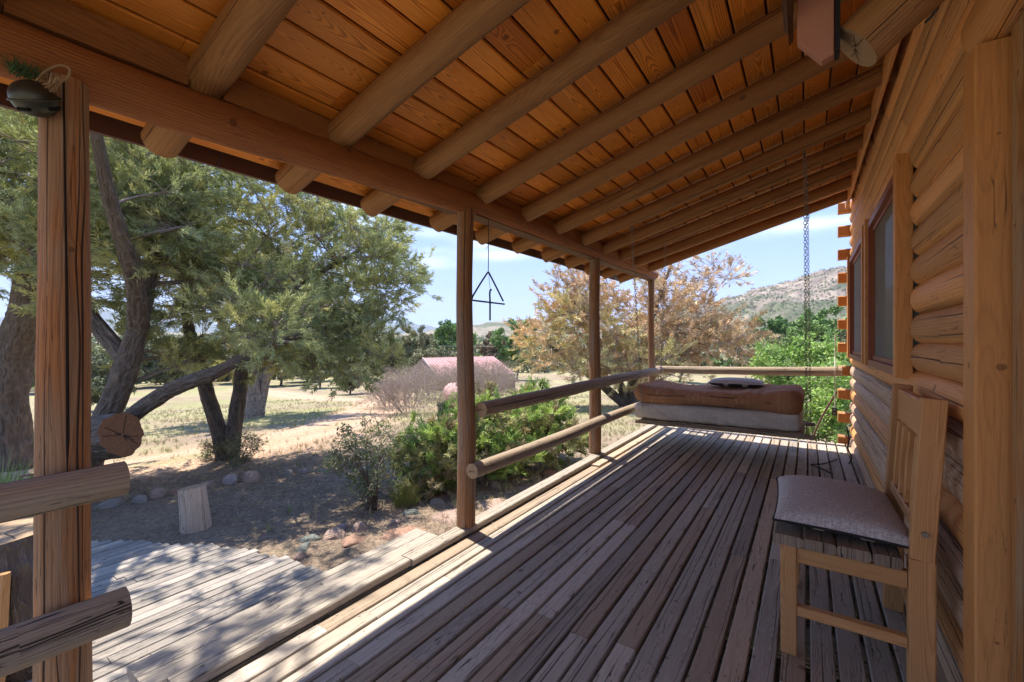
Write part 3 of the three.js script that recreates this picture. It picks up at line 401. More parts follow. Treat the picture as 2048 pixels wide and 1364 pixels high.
// ================================================================ swing bed on chains, pillow
const bed = thing('swing_bed', 'hanging swing bed with cream mattress and brown blanket slung on chains', 'bed', [-0.90, 0.03, -5.75]);
{
  const fz = 0.50;
  bed.rotation.z = 0.012; bed.rotation.y = -0.01;
  board(bed, 'platform_board', V(-0.78, 0.315, 0), V(0.88, 0.315, 0), 0.94, 0.022, M.rail, { ch: 0.004, lw: 0.46 });
  for (const z of [-0.44, 0.40]) board(bed, 'bearer', V(-0.86, 0.283, z), V(0.97, 0.283, z), 0.075, 0.038, M.rail, { ch: 0.004, lw: 0.46 });
  const wr = (x, y, z) => { const a = fbm(x * 6 + 9, z * 2 + y * 6 + 9, 3) - 0.5, top = sstep(-0.02, 0.06, y); const cr = Math.pow(1 - Math.abs(vn(x * 9 + y * 14 + 30, y * 5 + 20) - 0.5) * 2, 3) * 0.034 * (1 - top * 0.6); return [x * (1 + 0.02 * (0.12 - y)), y + 0.012 * a, z + Math.sign(z) * (0.012 * a * 2 - cr) * (Math.abs(z) > 0.4 ? 1 : 0)]; };
  part(bed, 'mattress', softBox(1.72, 0.20, 1.0, 0.06, [90, 12, 30], wr), M.mattress, [0, 0.428, 0]);
  const bl = (x, y, z) => { const a = fbm(x * 4 + 3, z * 4 + 7, 3) - 0.5, e = x / 0.86, sag = 0.042 * Math.exp(-Math.pow((x + 0.42) / 0.3, 2)) * sstep(0.3, -0.4, z) * -1 - 0.02 * (1 - e * e) * sstep(-0.5, 0.5, z), f = Math.pow(1 - Math.abs(vn(x * 7 + 11, z * 3 + 4) - 0.5) * 2, 4) * 0.008; return [x, y + (y > 0 ? 0.045 * a + f * 1.6 - 0.055 * (1 - e * e) + sag * 0.6 : 0.018 * Math.sin(x * 4 + 1) - 0.02 * e), z + (Math.abs(z) > 0.4 ? Math.sign(z) * (0.03 * a + 0.016 * Math.sin(x * 9 + Math.sin(x * 4)) * (y < 0 ? 1 : 0.3)) : 0)]; };
  part(bed, 'blanket', softBox(1.75, 0.24, 1.05, 0.115, [100, 16, 48], bl), M.blanket, [0.0, 0.64, 0]);
  // stitched edge at the head end
  const st = []; for (let k = 0; k < 26; k++) { const z = lerp(-0.45, 0.42, k / 25), q = new THREE.CylinderGeometry(0.004, 0.004, 0.03, 5); q.rotateZ(0.6); q.translate(0.868, 0.635, z); st.push(q); } part(bed, 'edge_stitching', mergeGeometries(st), M.blackCloth);
  // chains
  const link = new THREE.TorusGeometry(0.0115, 0.0024, 5, 8); link.scale(1, 1.45, 1);
  const run = (a, b, nm) => { const n = Math.round(a.distanceTo(b) / 0.0275), list = [], dir = b.clone().sub(a).normalize(), q0 = new THREE.Quaternion().setFromUnitVectors(V(0, 1, 0), dir); for (let k = 0; k < n; k++) { const g = link.clone(); g.rotateY(k % 2 ? 0.4 : 1.97); g.applyQuaternion(q0); const p = a.clone().lerp(b, (k + 0.5) / n); g.translate(p.x, p.y, p.z); list.push(g); } part(bed, nm, mergeGeometries(list), M.chain); };
  const o = bed.position, w = (x, y, z) => V(x - o.x, y - o.y, z - o.z);
  run(w(0.03, 2.82, -4.17), w(0.0, 0.33, -5.36), 'chain'); run(w(-1.38, 2.42, -4.17), w(-1.68, 0.33, -5.36), 'chain');
  run(w(-1.36, 2.44, -5.30), w(-1.72, 0.33, -6.20), 'chain'); run(w(0.035, 2.83, -5.28), w(0.03, 0.33, -6.20), 'chain');
  run(w(0.03, 2.82, -4.17), w(0.045, 2.30, -4.45), 'chain');
  for (const [x, y, z] of [[0.03, 2.815, -4.17], [-1.38, 2.415, -4.17], [-1.36, 2.44, -5.30], [0.035, 2.83, -5.28]]) { const m = part(bed, 'eye_bolt', new THREE.TorusGeometry(0.018, 0.005, 6, 12), M.chain); m.position.copy(w(x, y + 0.012, z)); m.rotation.y = 0.6; }
}
const pil = thing('bed_pillow', 'grey pillow with dark spots lying on the swing bed', 'pillow', [-0.71, 0.80, -5.85]); pil.rotation.y = 0.06;
part(pil, 'top_cover', pillowHalf(0.60, 0.42, 0.055, 1, 28), M.cushion); part(pil, 'underside', pillowHalf(0.60, 0.42, 0.05, -1, 24), M.spotted);

// ================================================================ dinner triangle
const tri = thing('dinner_triangle', 'black iron dinner triangle with striker hanging from the porch beam', 'triangle bell', [-1.94, 1.585, -2.545]);
{
  const tube = (pts, r, n = 40) => new THREE.TubeGeometry(new THREE.CurvePath().add ? polyCurve(pts) : null, n, r, 8, false);
  function polyCurve(pts) { const c = new THREE.CurvePath(); for (let i = 0; i < pts.length - 1; i++) c.add(new THREE.LineCurve3(pts[i], pts[i + 1])); return c; }
  part(tri, 'triangle_rod', new THREE.TubeGeometry(new THREE.CatmullRomCurve3([V(0, 0.022, -0.19), V(0, 0.12, -0.1), V(0, 0.205, -0.02), V(0, 0.222, 0), V(0, 0.205, 0.02), V(0, 0.12, 0.1), V(0, 0.03, 0.178), V(0, 0.004, 0.19), V(0, 0.0, 0.17), V(0, 0, 0.05), V(0, 0, -0.1), V(0, 0, -0.205)], false, 'catmullrom', 0.1), 160, 0.0062, 8), M.iron);
  part(tri, 'striker', new THREE.TubeGeometry(new THREE.CatmullRomCurve3([V(0.016, -0.135, 0), V(0.016, 0.0, 0), V(0.016, 0.07, 0.002), V(0.016, 0.09, -0.006), V(0.016, 0.092, -0.016)]), 40, 0.0065, 8), M.iron);
  part(tri, 'cord', mergeGeometries([new THREE.TubeGeometry(new THREE.CatmullRomCurve3([V(0.0, 0.23, 0), V(0.003, 0.4, 0.002), V(0, 0.62, 0)]), 12, 0.0032, 5), new THREE.TubeGeometry(new THREE.CatmullRomCurve3([V(0.012, 0.09, -0.01), V(0.008, 0.17, 0), V(0.004, 0.23, 0)]), 8, 0.0018, 5), new THREE.TubeGeometry(new THREE.CatmullRomCurve3([V(0.0, 0.42, 0), V(0.006, 0.40, 0.02), V(0.0, 0.385, 0.03)]), 8, 0.0016, 5), new THREE.TubeGeometry(new THREE.CatmullRomCurve3([V(0.0, 0.43, 0), V(0.006, 0.44, -0.018), V(0.0, 0.415, -0.022)]), 8, 0.0016, 5)]), M.iron);
}
// ================================================================ sleigh bell with a green sprig, on the near post
const bell = thing('sleigh_bell', 'dark metal sleigh bell with pine sprig and rope hung on the near post', 'bell', [-1.835, 1.995, -0.262]);
{
  const metal = std({ color: new THREE.Color().setRGB(0.075, 0.078, 0.062), roughness: 0.42, metalness: 0.7 }), body = new THREE.Group(); bell.add(body); body.name = 'bell_body'; body.rotation.set(0.25, -0.5, -0.42);
  const prof = (s) => { const a = []; for (let k = 0; k <= 12; k++) { const t = k / 12 * Math.PI / 2; a.push(new THREE.Vector2(0.052 * Math.cos(t), s * 0.046 * Math.sin(t) + s * 0.002)); } if (s < 0) a.reverse(); return new THREE.LatheGeometry(a, 28); };
  part(body, 'upper_shell', prof(1), metal); part(body, 'lower_shell', prof(-1), metal); const rim = part(body, 'rim', new THREE.TorusGeometry(0.054, 0.0035, 8, 36), metal); rim.rotation.x = Math.PI / 2;
  const slotG = new THREE.CapsuleGeometry(0.006, 0.026, 4, 8); for (const a of [0.5, 2.07, 3.64, 5.21]) { const s = part(body, 'sound_slot', slotG, std({ color: 0x020202, roughness: 1 })); s.position.set(Math.cos(a) * 0.0445, -0.022, Math.sin(a) * 0.0445); s.rotation.set(0, -a, 0); s.rotateX(Math.PI / 2); }
  const nd = new THREE.ConeGeometry(0.0014, 0.05, 4), r = rngOf(8), list = []; for (let k = 0; k < 110; k++) { const g = nd.clone(); g.translate(0, 0.025, 0); g.rotateX(0.3 + r() * 1.1); g.rotateY(r() * 6.28); g.translate(-0.008 + (r() - 0.5) * 0.05, 0.055 + r() * 0.02, 0.02 + (r() - 0.5) * 0.05); list.push(g); }
  const sprig = part(bell, 'pine_sprig', mergeGeometries(list), std({ color: new THREE.Color().setRGB(0.05, 0.12, 0.045), roughness: 0.8 })); sprig.userData.kind = 'stuff';
  part(bell, 'rope', new THREE.TubeGeometry(new THREE.CatmullRomCurve3([V(0.0, 0.045, 0), V(0.012, 0.085, -0.02), V(0.02, 0.115, -0.05), V(0.028, 0.112, -0.066), V(0.024, 0.085, -0.064), V(0.012, 0.05, -0.03)]), 40, 0.0034, 7), std({ color: new THREE.Color().setRGB(0.34, 0.23, 0.12), roughness: 0.95 }));
  const rl = []; for (let k = 0; k < 16; k++) { const g = new THREE.BoxGeometry(0.004, 0.05, 0.0015); g.rotateZ(-0.9 + r() * 0.7); g.rotateY(r() * 2); g.translate(0.024 + r() * 0.02, 0.03 + r() * 0.02, -0.02 - r() * 0.02); rl.push(g); } const raf = part(bell, 'raffia', mergeGeometries(rl), std({ color: new THREE.Color().setRGB(0.36, 0.25, 0.13), roughness: 0.95 })); raf.userData.kind = 'stuff';
}
// ================================================================ small things on the porch
const cableMat = std({ color: new THREE.Color().setRGB(0.015, 0.014, 0.014), roughness: 0.6 });
const wire = (pts, r, n = 60) => new THREE.TubeGeometry(new THREE.CatmullRomCurve3(pts.map((p) => V(...p))), n, r, 6);
single('cable', wire([[0.405, 2.62, -2.45], [0.40, 2.56, -2.30], [0.405, 2.55, -2.16], [0.41, 2.60, -2.02], [0.42, 2.72, -1.92]], 0.006), cableMat, [0, 0, 0], 'black cable looped high on the log wall near the door', 'cable');
single('cable', wire([[0.36, 0.35, -6.1], [0.375, 0.24, -6.0], [0.36, 0.14, -5.9], [0.385, 0.07, -5.82], [0.36, 0.012, -5.75]], 0.007), cableMat, [0, 0, 0], 'black cable running down the log wall to the deck', 'cable');
single('cable', wire([[0.295, 1.38, -6.93], [0.29, 1.1, -6.91], [0.285, 0.95, -6.79], [0.29, 0.6, -6.92], [0.29, 0.45, -6.92]], 0.006), std({ color: new THREE.Color().setRGB(0.5, 0.5, 0.46), roughness: 0.6 }), [0, 0, 0], 'pale cord hanging over the far rail to the outlet box', 'cord');
const ob = thing('outlet_box', 'small black outlet box hanging beside the cabin corner', 'outlet box', [0.285, 0.40, -6.91]); part(ob, 'box', new THREE.BoxGeometry(0.05, 0.095, 0.045), cableMat); for (const y of [-0.022, 0.022]) part(ob, 'socket', new THREE.BoxGeometry(0.026, 0.026, 0.006), std({ color: 0x777777 }), [0, y, 0.025]);
single('bent_rod', wire([[0.20, 0.010, -5.25], [0.10, 0.009, -5.42], [0.03, 0.009, -5.52], [0.12, 0.009, -5.60], [0.27, 0.010, -5.92]], 0.006), cableMat, [0, 0, 0], 'thin bent iron rod lying on the deck near the cabin wall', 'rod');
single('leaning_pole', wire([[0.33, 0.62, -7.3], [0.19, 0.3, -7.42], [0.05, -0.1, -7.55], [-0.1, -0.5, -7.7], [-0.2, -0.9, -7.8]], 0.014, 20), std({ color: new THREE.Color().setRGB(0.20, 0.11, 0.085), roughness: 0.8 }), [0, 0, 0], 'thin reddish pole leaning against the far cabin corner', 'pole');
single('twig', wire([[-0.02, 0.006, -2.58], [0.015, 0.012, -2.50], [0.03, 0.007, -2.42]], 0.002, 12), std({ color: new THREE.Color().setRGB(0.5, 0.46, 0.38) }), [0, 0, 0], 'pale dry straw lying on the deck under the chair', 'straw');
// ================================================================ the ground
const PATH1 = [[-13.5, 1.0], [-10.9, -0.9], [-9.9, -2.4], [-9.75, -4.0], [-10.05, -5.3], [-10.7, -6.9], [-13.2, -9.8], [-18.5, -15.3], [-26.5, -22.6], [-36, -29]], PATH2 = [[-19.5, -16.4], [-24, -16.2], [-30, -17.4], [-38, -19.8], [-52, -23]];
const crv = (p) => new THREE.CatmullRomCurve3(p.map(([x, z]) => V(x, 0, z))), C1 = crv(PATH1), C2 = crv(PATH2), S1 = C1.getSpacedPoints(90), S2 = C2.getSpacedPoints(60);
const segDist = (S, x, z) => { let m = 1e9; for (const p of S) { const d = (p.x - x) * (p.x - x) + (p.z - z) * (p.z - z); if (d < m) m = d; } return Math.sqrt(m); };
function gy(x, z) {
  const r = Math.hypot(x + 2, z + 2), s = Math.max(0, r - 8), s2 = Math.max(0, r - 110), n = sstep(2, 30, r);
  let y = -0.92 - 4.5 * Math.tanh(0.08 * s / 4.5) + 0.021 * Math.min(s2, 1500) + (fbm(x * 0.02 + 50, z * 0.02 + 50, 3) - 0.5) * 8 * sstep(110, 400, r);
  y += (fbm(x * 0.35 + 90, z * 0.35 + 90, 3) - 0.5) * 0.12 * sstep(5, 12, Math.hypot(x + 3, z + 2)) + (fbm(x * 2.2 + 30, z * 2.2 + 30, 2) - 0.5) * 0.03;
  return y;
}
const groundTex = (() => { const N = 1024, c = new Uint8Array(N * N * 4), b = new Uint8Array(N * N * 4), r = rngOf(4); const peb = new Float32Array(N * N), tone = new Float32Array(N * N);
  for (let k = 0; k < 22000; k++) { const x = r() * N, y = r() * N, a = 1.5 + Math.pow(r(), 4) * 9, e = a * (0.6 + 0.4 * r()), t = r() < 0.35 ? -0.5 + 0.3 * r() : 0.2 + r() * 0.5, th = r() * 3.14, ct = Math.cos(th), st = Math.sin(th); for (let j = -Math.ceil(a); j <= a; j++) for (let i = -Math.ceil(a); i <= a; i++) { const u = (i * ct + j * st) / a, v = (-i * st + j * ct) / e, d = u * u + v * v; if (d < 1) { const o = ((Math.floor(y + j) + N) % N) * N + (Math.floor(x + i) + N) % N; peb[o] = Math.sqrt(1 - d) * Math.min(1, a / 6); tone[o] = t; } } }
  for (let k = 0; k < 2600; k++) { let x = r() * N, y = r() * N; const a = r() * 6.28, l = 8 + r() * 30, t = r() < 0.6 ? 0.5 : -0.6; for (let s = 0; s < l; s++) { const o = ((Math.floor(y) + N) % N) * N + (Math.floor(x) + N) % N; peb[o] = 0.5; tone[o] = t; x += Math.cos(a + s * 0.02); y += Math.sin(a + s * 0.02); } }
  for (let j = 0; j < N; j++) for (let i = 0; i < N; i++) { const o = j * N + i, n = fbm(i / 16, j / 16, 5, 64, 64), f = vn(i / 2, j / 2, 512, 512), v = (0.62 + 0.5 * n + 0.25 * (f - 0.5)) * (1 + tone[o] * (peb[o] > 0 ? 0.7 : 0)); c[o * 4] = s8(0.82 * v); c[o * 4 + 1] = s8(0.80 * v); c[o * 4 + 2] = s8(0.77 * v); c[o * 4 + 3] = 255; b[o * 4] = b[o * 4 + 1] = b[o * 4 + 2] = clamp(n * 0.55 + f * 0.1 + peb[o] * 0.35) * 255; b[o * 4 + 3] = 255; }
  const m = finish(c, N, N, true), u = finish(b, N, N, false); for (const t of [m, u]) t.repeat.set(1 / 2.7, 1 / 2.7); return { m, u }; })();
M.ground = std({ map: groundTex.m, bumpMap: groundTex.u, bumpScale: 0.03, roughness: 0.97, vertexColors: true });
const SOIL = [0.36, 0.265, 0.185], DUST = [0.60, 0.41, 0.28], STRAW = [0.43, 0.385, 0.205], WEED = [0.30, 0.31, 0.115], LITTER = [0.25, 0.185, 0.13];
function groundColour(x, z) {
  const n = fbm(x * 0.45 + 11, z * 0.45 + 17, 4), m = fbm(x * 0.13 + 31, z * 0.13 + 7, 3), f = fbm(x * 2.5 + 3, z * 2.5 + 9, 3), c = SOIL.slice();
  const mixTo = (t, k) => { for (let q = 0; q < 3; q++) c[q] = lerp(c[q], t[q], k); };
  mixTo(STRAW, sstep(0.36, 0.6, n * 0.5 + m * 0.35 + f * 0.2) * sstep(7, 11, Math.hypot(x + 1, z + 2)));
  mixTo(WEED, sstep(0.52, 0.72, m * 0.6 + f * 0.45) * 0.55); const pale = Math.hypot((x + 16) / 6, (z + 9.5) / 3.5); mixTo(WEED, sstep(1.2, 0.4, pale + (f - 0.5)) * 0.6);
  const lit = Math.hypot((x + 6.8) / 3.2, (z + 2.8) / 2.2); mixTo(LITTER, sstep(1.25, 0.6, lit + (f - 0.5) * 0.9) * 0.8);
  const d = Math.min(segDist(S1, x, z), segDist(S2, x, z)); mixTo(DUST, sstep(2.0, 1.0, d + (f - 0.5) * 1.6) * 0.95);
  return c;
}
{
  const P = [], U = [], Cc = [], ix = [], NA = 420, rs = [0.01]; let r = 0.5; while (r < 7000) { rs.push(r); r *= r < 30 ? 1.028 : 1.07; if (r < 12) r = Math.min(r, rs[rs.length - 1] + 0.14); }
  const cx = -3, cz = -3; rs.forEach((q, j) => { for (let i = 0; i < NA; i++) { const a = i / NA * 6.28319, x = cx + Math.cos(a) * q, z = cz + Math.sin(a) * q; P.push(x, gy(x, z), z); U.push(x, z); const c = q < 400 ? groundColour(x, z) : [0.30, 0.27, 0.17]; Cc.push(...c); if (j) { const b = j * NA + i, d = j * NA + (i + 1) % NA; ix.push(b - NA, d - NA, b, d - NA, d, b); } } });
  const g = new THREE.BufferGeometry(); g.setAttribute('position', new THREE.Float32BufferAttribute(P, 3)); g.setAttribute('uv', new THREE.Float32BufferAttribute(U, 2)); g.setAttribute('color', new THREE.Float32BufferAttribute(Cc, 3)); g.setIndex(ix); g.computeVertexNormals(); single('ground', g, M.ground, [0, 0, 0], null, null, null, 'structure');
}
function strip(name, C, n, w) { // dirt track laid along the ground, two worn ruts
  const P = [], U = [], Cc = [], ix = [], K = 12, pts = C.getSpacedPoints(n); pts.forEach((p, i) => { const t = C.getTangentAt(i / n), nx = -t.z, nz = t.x; for (let k = 0; k <= K; k++) { const q = (k / K - 0.5) * w * (1 + 0.25 * (fbm(i * 0.3 + (k < 6 ? 0 : 50), 3, 2) - 0.5)), x = p.x + nx * q, z = p.z + nz * q; const e = Math.abs(k / K - 0.5) * 2, rut = Math.exp(-Math.pow((e - 0.55) / 0.22, 2)); P.push(x, gy(x, z) + (e > 0.95 ? -0.01 : 0.02 - 0.012 * rut), z); U.push(x, z); const f = fbm(x * 2 + 8, z * 2 + 5, 3), mid = sstep(0.35, 0.1, e) * sstep(0.35, 0.6, f); for (let q2 = 0; q2 < 3; q2++) Cc.push(lerp(DUST[q2] * (1.0 + 0.12 * rut), STRAW[q2], mid * 0.8)); } if (i) for (let k = 0; k < K; k++) { const a = i * (K + 1) + k, b = a - K - 1; ix.push(b, b + 1, a, b + 1, a + 1, a); } });
  const g = new THREE.BufferGeometry(); g.setAttribute('position', new THREE.Float32BufferAttribute(P, 3)); g.setAttribute('uv', new THREE.Float32BufferAttribute(U, 2)); g.setAttribute('color', new THREE.Float32BufferAttribute(Cc, 3)); g.setIndex(ix); g.computeVertexNormals(); single(name, g, M.ground, [0, 0, 0], null, null, null, 'structure');
}
strip('driveway', C1, 160, 2.3); strip('driveway', C2, 100, 2.0);

// ================================================================ rocks, flagstones, stump, sawn log
const rockGeos = [0, 1, 2, 3, 4].map((s) => { const g = mergeByPosition(new THREE.IcosahedronGeometry(1, 4)), p = g.attributes.position, u = []; for (let i = 0; i < p.count; i++) { const v = V(p.getX(i), p.getY(i), p.getZ(i)).normalize(), n = fbm(v.x * 1.3 + s * 9 + 20, v.y * 1.3 + v.z * 1.1 + 20, 3), m = fbm(v.x * 5 + s * 9 + 20, v.y * 5 + v.z * 4 + 20, 3), k = 0.72 + 0.5 * n + 0.12 * m; const q = v.clone().multiplyScalar(k); for (const pl of [V(0.6, 0.7, 0.2), V(-0.5, 0.8, 0.5), V(0.2, 0.5, -0.85), V(-0.8, 0.2, -0.4), V(0.1, 1, 0), V(0.9, 0.1, -0.5), V(0.3, 0.3, 0.9), V(-0.7, 0.3, 0.7), V(-0.3, 0.9, -0.4)]) { const nn = pl.clone().normalize(), d = q.dot(nn) - (0.52 + 0.16 * hs(s * 13 + 3, Math.round(pl.x * 10) + 20)); if (d > 0) q.addScaledVector(nn, -d * 0.93); } p.setXYZ(i, q.x, q.y, q.z); u.push(q.x, q.y + q.z * 0.6); } g.setAttribute('uv', new THREE.Float32BufferAttribute(u, 2)); g.computeVertexNormals(); return g; });
const stoneTex = texOf(512, 512, (i, j, p) => { const n = fbm(i / 40, j / 40, 5, 13, 13), l = fbm(i / 9 + 50, j / 9 + 50, 4), li = sstep(0.6, 0.72, l) * 0.6, v = 0.65 + 0.7 * n; p[0] = lerp(0.62 * v, 0.55, li); p[1] = lerp(0.6 * v, 0.56, li); p[2] = lerp(0.58 * v, 0.5, li); });
const stone = (r, g, b) => std({ map: stoneTex, bumpMap: stoneTex, bumpScale: 0.05, roughness: 0.95, color: new THREE.Color().setRGB(r, g, b) });
const STONES = { pink: stone(0.66, 0.47, 0.38), grey: stone(0.56, 0.50, 0.44), green: stone(0.36, 0.39, 0.34), red: stone(0.62, 0.37, 0.26), lilac: stone(0.62, 0.53, 0.52) };
const RR = rngOf(31);
function rock(x, z, sx, sy, sz, col, label, group) { const m = single('rock', rockGeos[Math.floor(RR() * 5)], STONES[col], [x, gy(x, z) + sy * 0.22, z], label, 'rock', group); m.scale.set(sx * 0.72, sy * 0.8, sz * 0.72); m.rotation.set((RR() - 0.5) * 0.2, RR() * 6.28, (RR() - 0.5) * 0.2); return m; }
const ORD = ['first', 'second', 'third', 'fourth', 'fifth', 'sixth', 'seventh', 'eighth', 'ninth', 'tenth'], EDGE = ' small weathered rock of the stone edging counted from the near post';
[[-7.81, -1.80, 0.26, 0.10, 0.17, 'grey'], [-7.68, -2.1, 0.19, 0.11, 0.14, 'grey'], [-7.72, -2.3, 0.22, 0.14, 0.17, 'pink'], [-7.62, -2.5, 0.17, 0.12, 0.15, 'red'], [-7.6, -2.9, 0.18, 0.10, 0.15, 'pink'], [-7.14, -3.9, 0.15, 0.11, 0.12, 'grey'], [-7.02, -4.1, 0.14, 0.09, 0.12, 'lilac'], [-6.82, -4.3, 0.16, 0.07, 0.13, 'grey'], [-6.6, -4.5, 0.2, 0.09, 0.12, 'red'], [-6.3, -4.75, 0.17, 0.08, 0.13, 'grey']].forEach(([x, z, sx, sy, sz, c], i) => rock(x, z, sx, sy, sz, c, ORD[i] + EDGE, 'stones edging the bed'));
rock(-7.5, -3.16, 0.22, 0.17, 0.17, 'lilac', 'pale lilac boulder next to the largest tan boulder of the edging');
rock(-7.36, -3.42, 0.27, 0.21, 0.2, 'pink', 'largest tan boulder of the stone edging under the tree');
rock(-4.55, -3.13, 0.11, 0.09, 0.10, 'lilac', 'small lilac rock beside a rounded pink rock near the steps');
rock(-4.38, -3.24, 0.15, 0.13, 0.14, 'pink', 'rounded pink rock standing near the porch steps');
rock(-4.48, -2.97, 0.20, 0.09, 0.22, 'pink', 'broad low pink rock behind the flat slab by the steps');
rock(-4.20, -3.02, 0.27, 0.045, 0.20, 'red', 'flat reddish slab lying close to the end of the top step plank');
rock(-4.45, -2.58, 0.24, 0.05, 0.09, 'green', 'thin greenish slab at the corner of the lower platform');
rock(-4.30, -2.46, 0.13, 0.07, 0.10, 'pink', 'small pinkish rock under the thin greenish slab');
rock(-4.62, -2.75, 0.2, 0.07, 0.13, 'green', 'dark greenish rock between the thin slab and the pink rocks');
rock(-4.16, -3.58, 0.16, 0.06, 0.12, 'pink', 'low tan rock between the flat slab and the shrub');
rock(-4.22, -3.90, 0.2, 0.07, 0.13, 'green', 'grey-green rock at the foot of the grass tuft');
rock(-4.20, -4.35, 0.22, 0.09, 0.16, 'grey', 'pale grey rock by the juniper bush near the triangle post');
rock(-3.95, -5.35, 0.2, 0.10, 0.15, 'grey', 'grey rock under the middle of the green juniper bush');
rock(-3.55, -6.3, 0.24, 0.13, 0.2, 'red', 'dark red rock at the far end of the juniper bush');
const FLAG = ' flat stepping stone along the deck edge counted from the steps';
 [[-3.9, -3.45, 0.3, 'red'], [-3.75, -4.1, 0.32, 'pink'], [-3.55, -4.75, 0.30, 'pink'], [-3.45, -5.45, 0.24, 'red'], [-3.25, -6.05, 0.3, 'pink'], [-3.2, -6.9, 0.28, 'red']].forEach(([x, z, s, c], i) => { const m = single('stepping_stone', rockGeos[Math.floor(RR() * 5)], STONES[c], [x, gy(x, z) + 0.005, z], ORD[i] + FLAG, 'stone', 'stepping stones'); m.scale.set(s, 0.03, s * 0.75); m.rotation.y = RR() * 6; });
const stump = thing('log_stump', 'upright grey cut log stump standing on the soil', 'stump', [-6.0, -0.94, -2.16]); logPart(stump, 'trunk_section', [V(0, 0, 0), V(-0.02, 0.26, 0.01), V(-0.05, 0.50, 0.02)], [0.155, 0.145, 0.14], M.stump, { rs: 22, ls: 14, wob: 0.05, seed: 15 });
const slog = thing('sawn_log', 'upright shaggy-barked log with a flat sawn face behind the near post', 'log', [-4.30, -0.8, -0.50]);
logPart(slog, 'bark', [V(0, 0, 0), V(0.02, 0.4, 0), V(0.0, 0.86, 0.02)], [0.31, 0.30, 0.28], M.bark, { rs: 26, ls: 20, wob: 0.12, seed: 12 }, M.end);
board(slog, 'sawn_slab', V(0.30, 0.02, 0.20), V(0.26, 0.72, 0.17), 0.34, 0.05, M.chair, { ch: 0.01, up: V(0.75, 0.05, 0.66) });

// ================================================================ plants
const leafGeos = {};
function bladeSet(list) { const P = [], ix = []; for (const [b, d, l, w, tw] of list) { const dir = d.clone().normalize(), side = dir.clone().cross(V(Math.cos(tw), Math.sin(tw * 1.7), Math.sin(tw))).normalize().multiplyScalar(w / 2), o = P.length / 3, mid = b.clone().addScaledVector(dir, l * 0.45), tip = b.clone().addScaledVector(dir, l); for (const p of [b, mid.clone().add(side), tip, mid.clone().sub(side)]) P.push(p.x, p.y, p.z); ix.push(o, o + 1, o + 2, o, o + 2, o + 3); } const g = new THREE.BufferGeometry(); g.setAttribute('position', new THREE.Float32BufferAttribute(P, 3)); g.setIndex(ix); g.computeVertexNormals(); return g; }
{ const r = rngOf(9), rv = () => V(r() - 0.5, r() - 0.5, r() - 0.5).normalize();
  const mk = (n, L, l0, l1, w, sp) => bladeSet(Array.from({ length: n }, () => { const t = r(); return [V(0, t * L, 0).addScaledVector(rv(), 0.02), V(0, 1, 0).addScaledVector(rv(), sp), lerp(l0, l1, r()), w * (0.7 + 0.6 * r()), r() * 6.28]; }));
  leafGeos.juniper = mk(30, 0.20, 0.05, 0.095, 0.014, 0.75); leafGeos.spray = mk(34, 0.20, 0.06, 0.11, 0.016, 0.6);
  leafGeos.broad = bladeSet(Array.from({ length: 14 }, () => [rv().multiplyScalar(0.10), rv().add(V(0, 0.2, 0)), 0.06 + 0.03 * r(), 0.036, r() * 6.28]));
  leafGeos.small = bladeSet(Array.from({ length: 12 }, () => [rv().multiplyScalar(0.08), rv().add(V(0, 0.3, 0)), 0.035 + 0.015 * r(), 0.02, r() * 6.28]));
  leafGeos.far = bladeSet(Array.from({ length: 26 }, () => [rv().multiplyScalar(0.55 * Math.cbrt(r())), rv().add(V(0, 0.4, 0)), 0.38, 0.2, r() * 6.28]));
  leafGeos.grass = bladeSet(Array.from({ length: 11 }, () => [V((r() - 0.5) * 0.05, 0, (r() - 0.5) * 0.05), V((r() - 0.5) * 1.3, 1, (r() - 0.5) * 1.3), 0.06 + 0.08 * r(), 0.006, r() * 6.28]));
  leafGeos.tall = bladeSet(Array.from({ length: 90 }, () => [V((r() - 0.5) * 0.12, 0, (r() - 0.5) * 0.12), V((r() - 0.5) * 1.1, 1, (r() - 0.5) * 1.1), 0.22 + 0.3 * r(), 0.007, r() * 6.28]));
}
const leafMat = new THREE.MeshPhysicalMaterial({ color: 0xffffff, roughness: 0.9, transmission: 0.4, thickness: 0, side: THREE.DoubleSide }), leafFlat = std({ color: 0xffffff, roughness: 0.9, side: THREE.DoubleSide });
const LC = { juniper: [[0.42, 0.45, 0.18], [0.31, 0.355, 0.145], [0.55, 0.54, 0.21], [0.40, 0.45, 0.22]], dead: [[0.66, 0.46, 0.27], [0.72, 0.55, 0.34], [0.54, 0.38, 0.20], [0.60, 0.49, 0.25]], deadLow: [[0.68, 0.56, 0.27], [0.72, 0.51, 0.27], [0.56, 0.50, 0.22]], bright: [[0.34, 0.48, 0.10], [0.44, 0.56, 0.14], [0.25, 0.38, 0.08], [0.40, 0.40, 0.15], [0.36, 0.30, 0.15]], leafy: [[0.27, 0.43, 0.08], [0.36, 0.50, 0.12], [0.20, 0.34, 0.06]], dark: [[0.14, 0.19, 0.055], [0.20, 0.24, 0.08], [0.10, 0.125, 0.045]], olive: [[0.24, 0.24, 0.11], [0.30, 0.28, 0.14], [0.18, 0.19, 0.085]], green: [[0.18, 0.29, 0.08], [0.23, 0.35, 0.10], [0.14, 0.23, 0.065]], brown: [[0.24, 0.175, 0.10], [0.20, 0.15, 0.09], [0.27, 0.22, 0.12]], scrub: [[0.15, 0.165, 0.085], [0.19, 0.20, 0.105], [0.125, 0.135, 0.07]] };
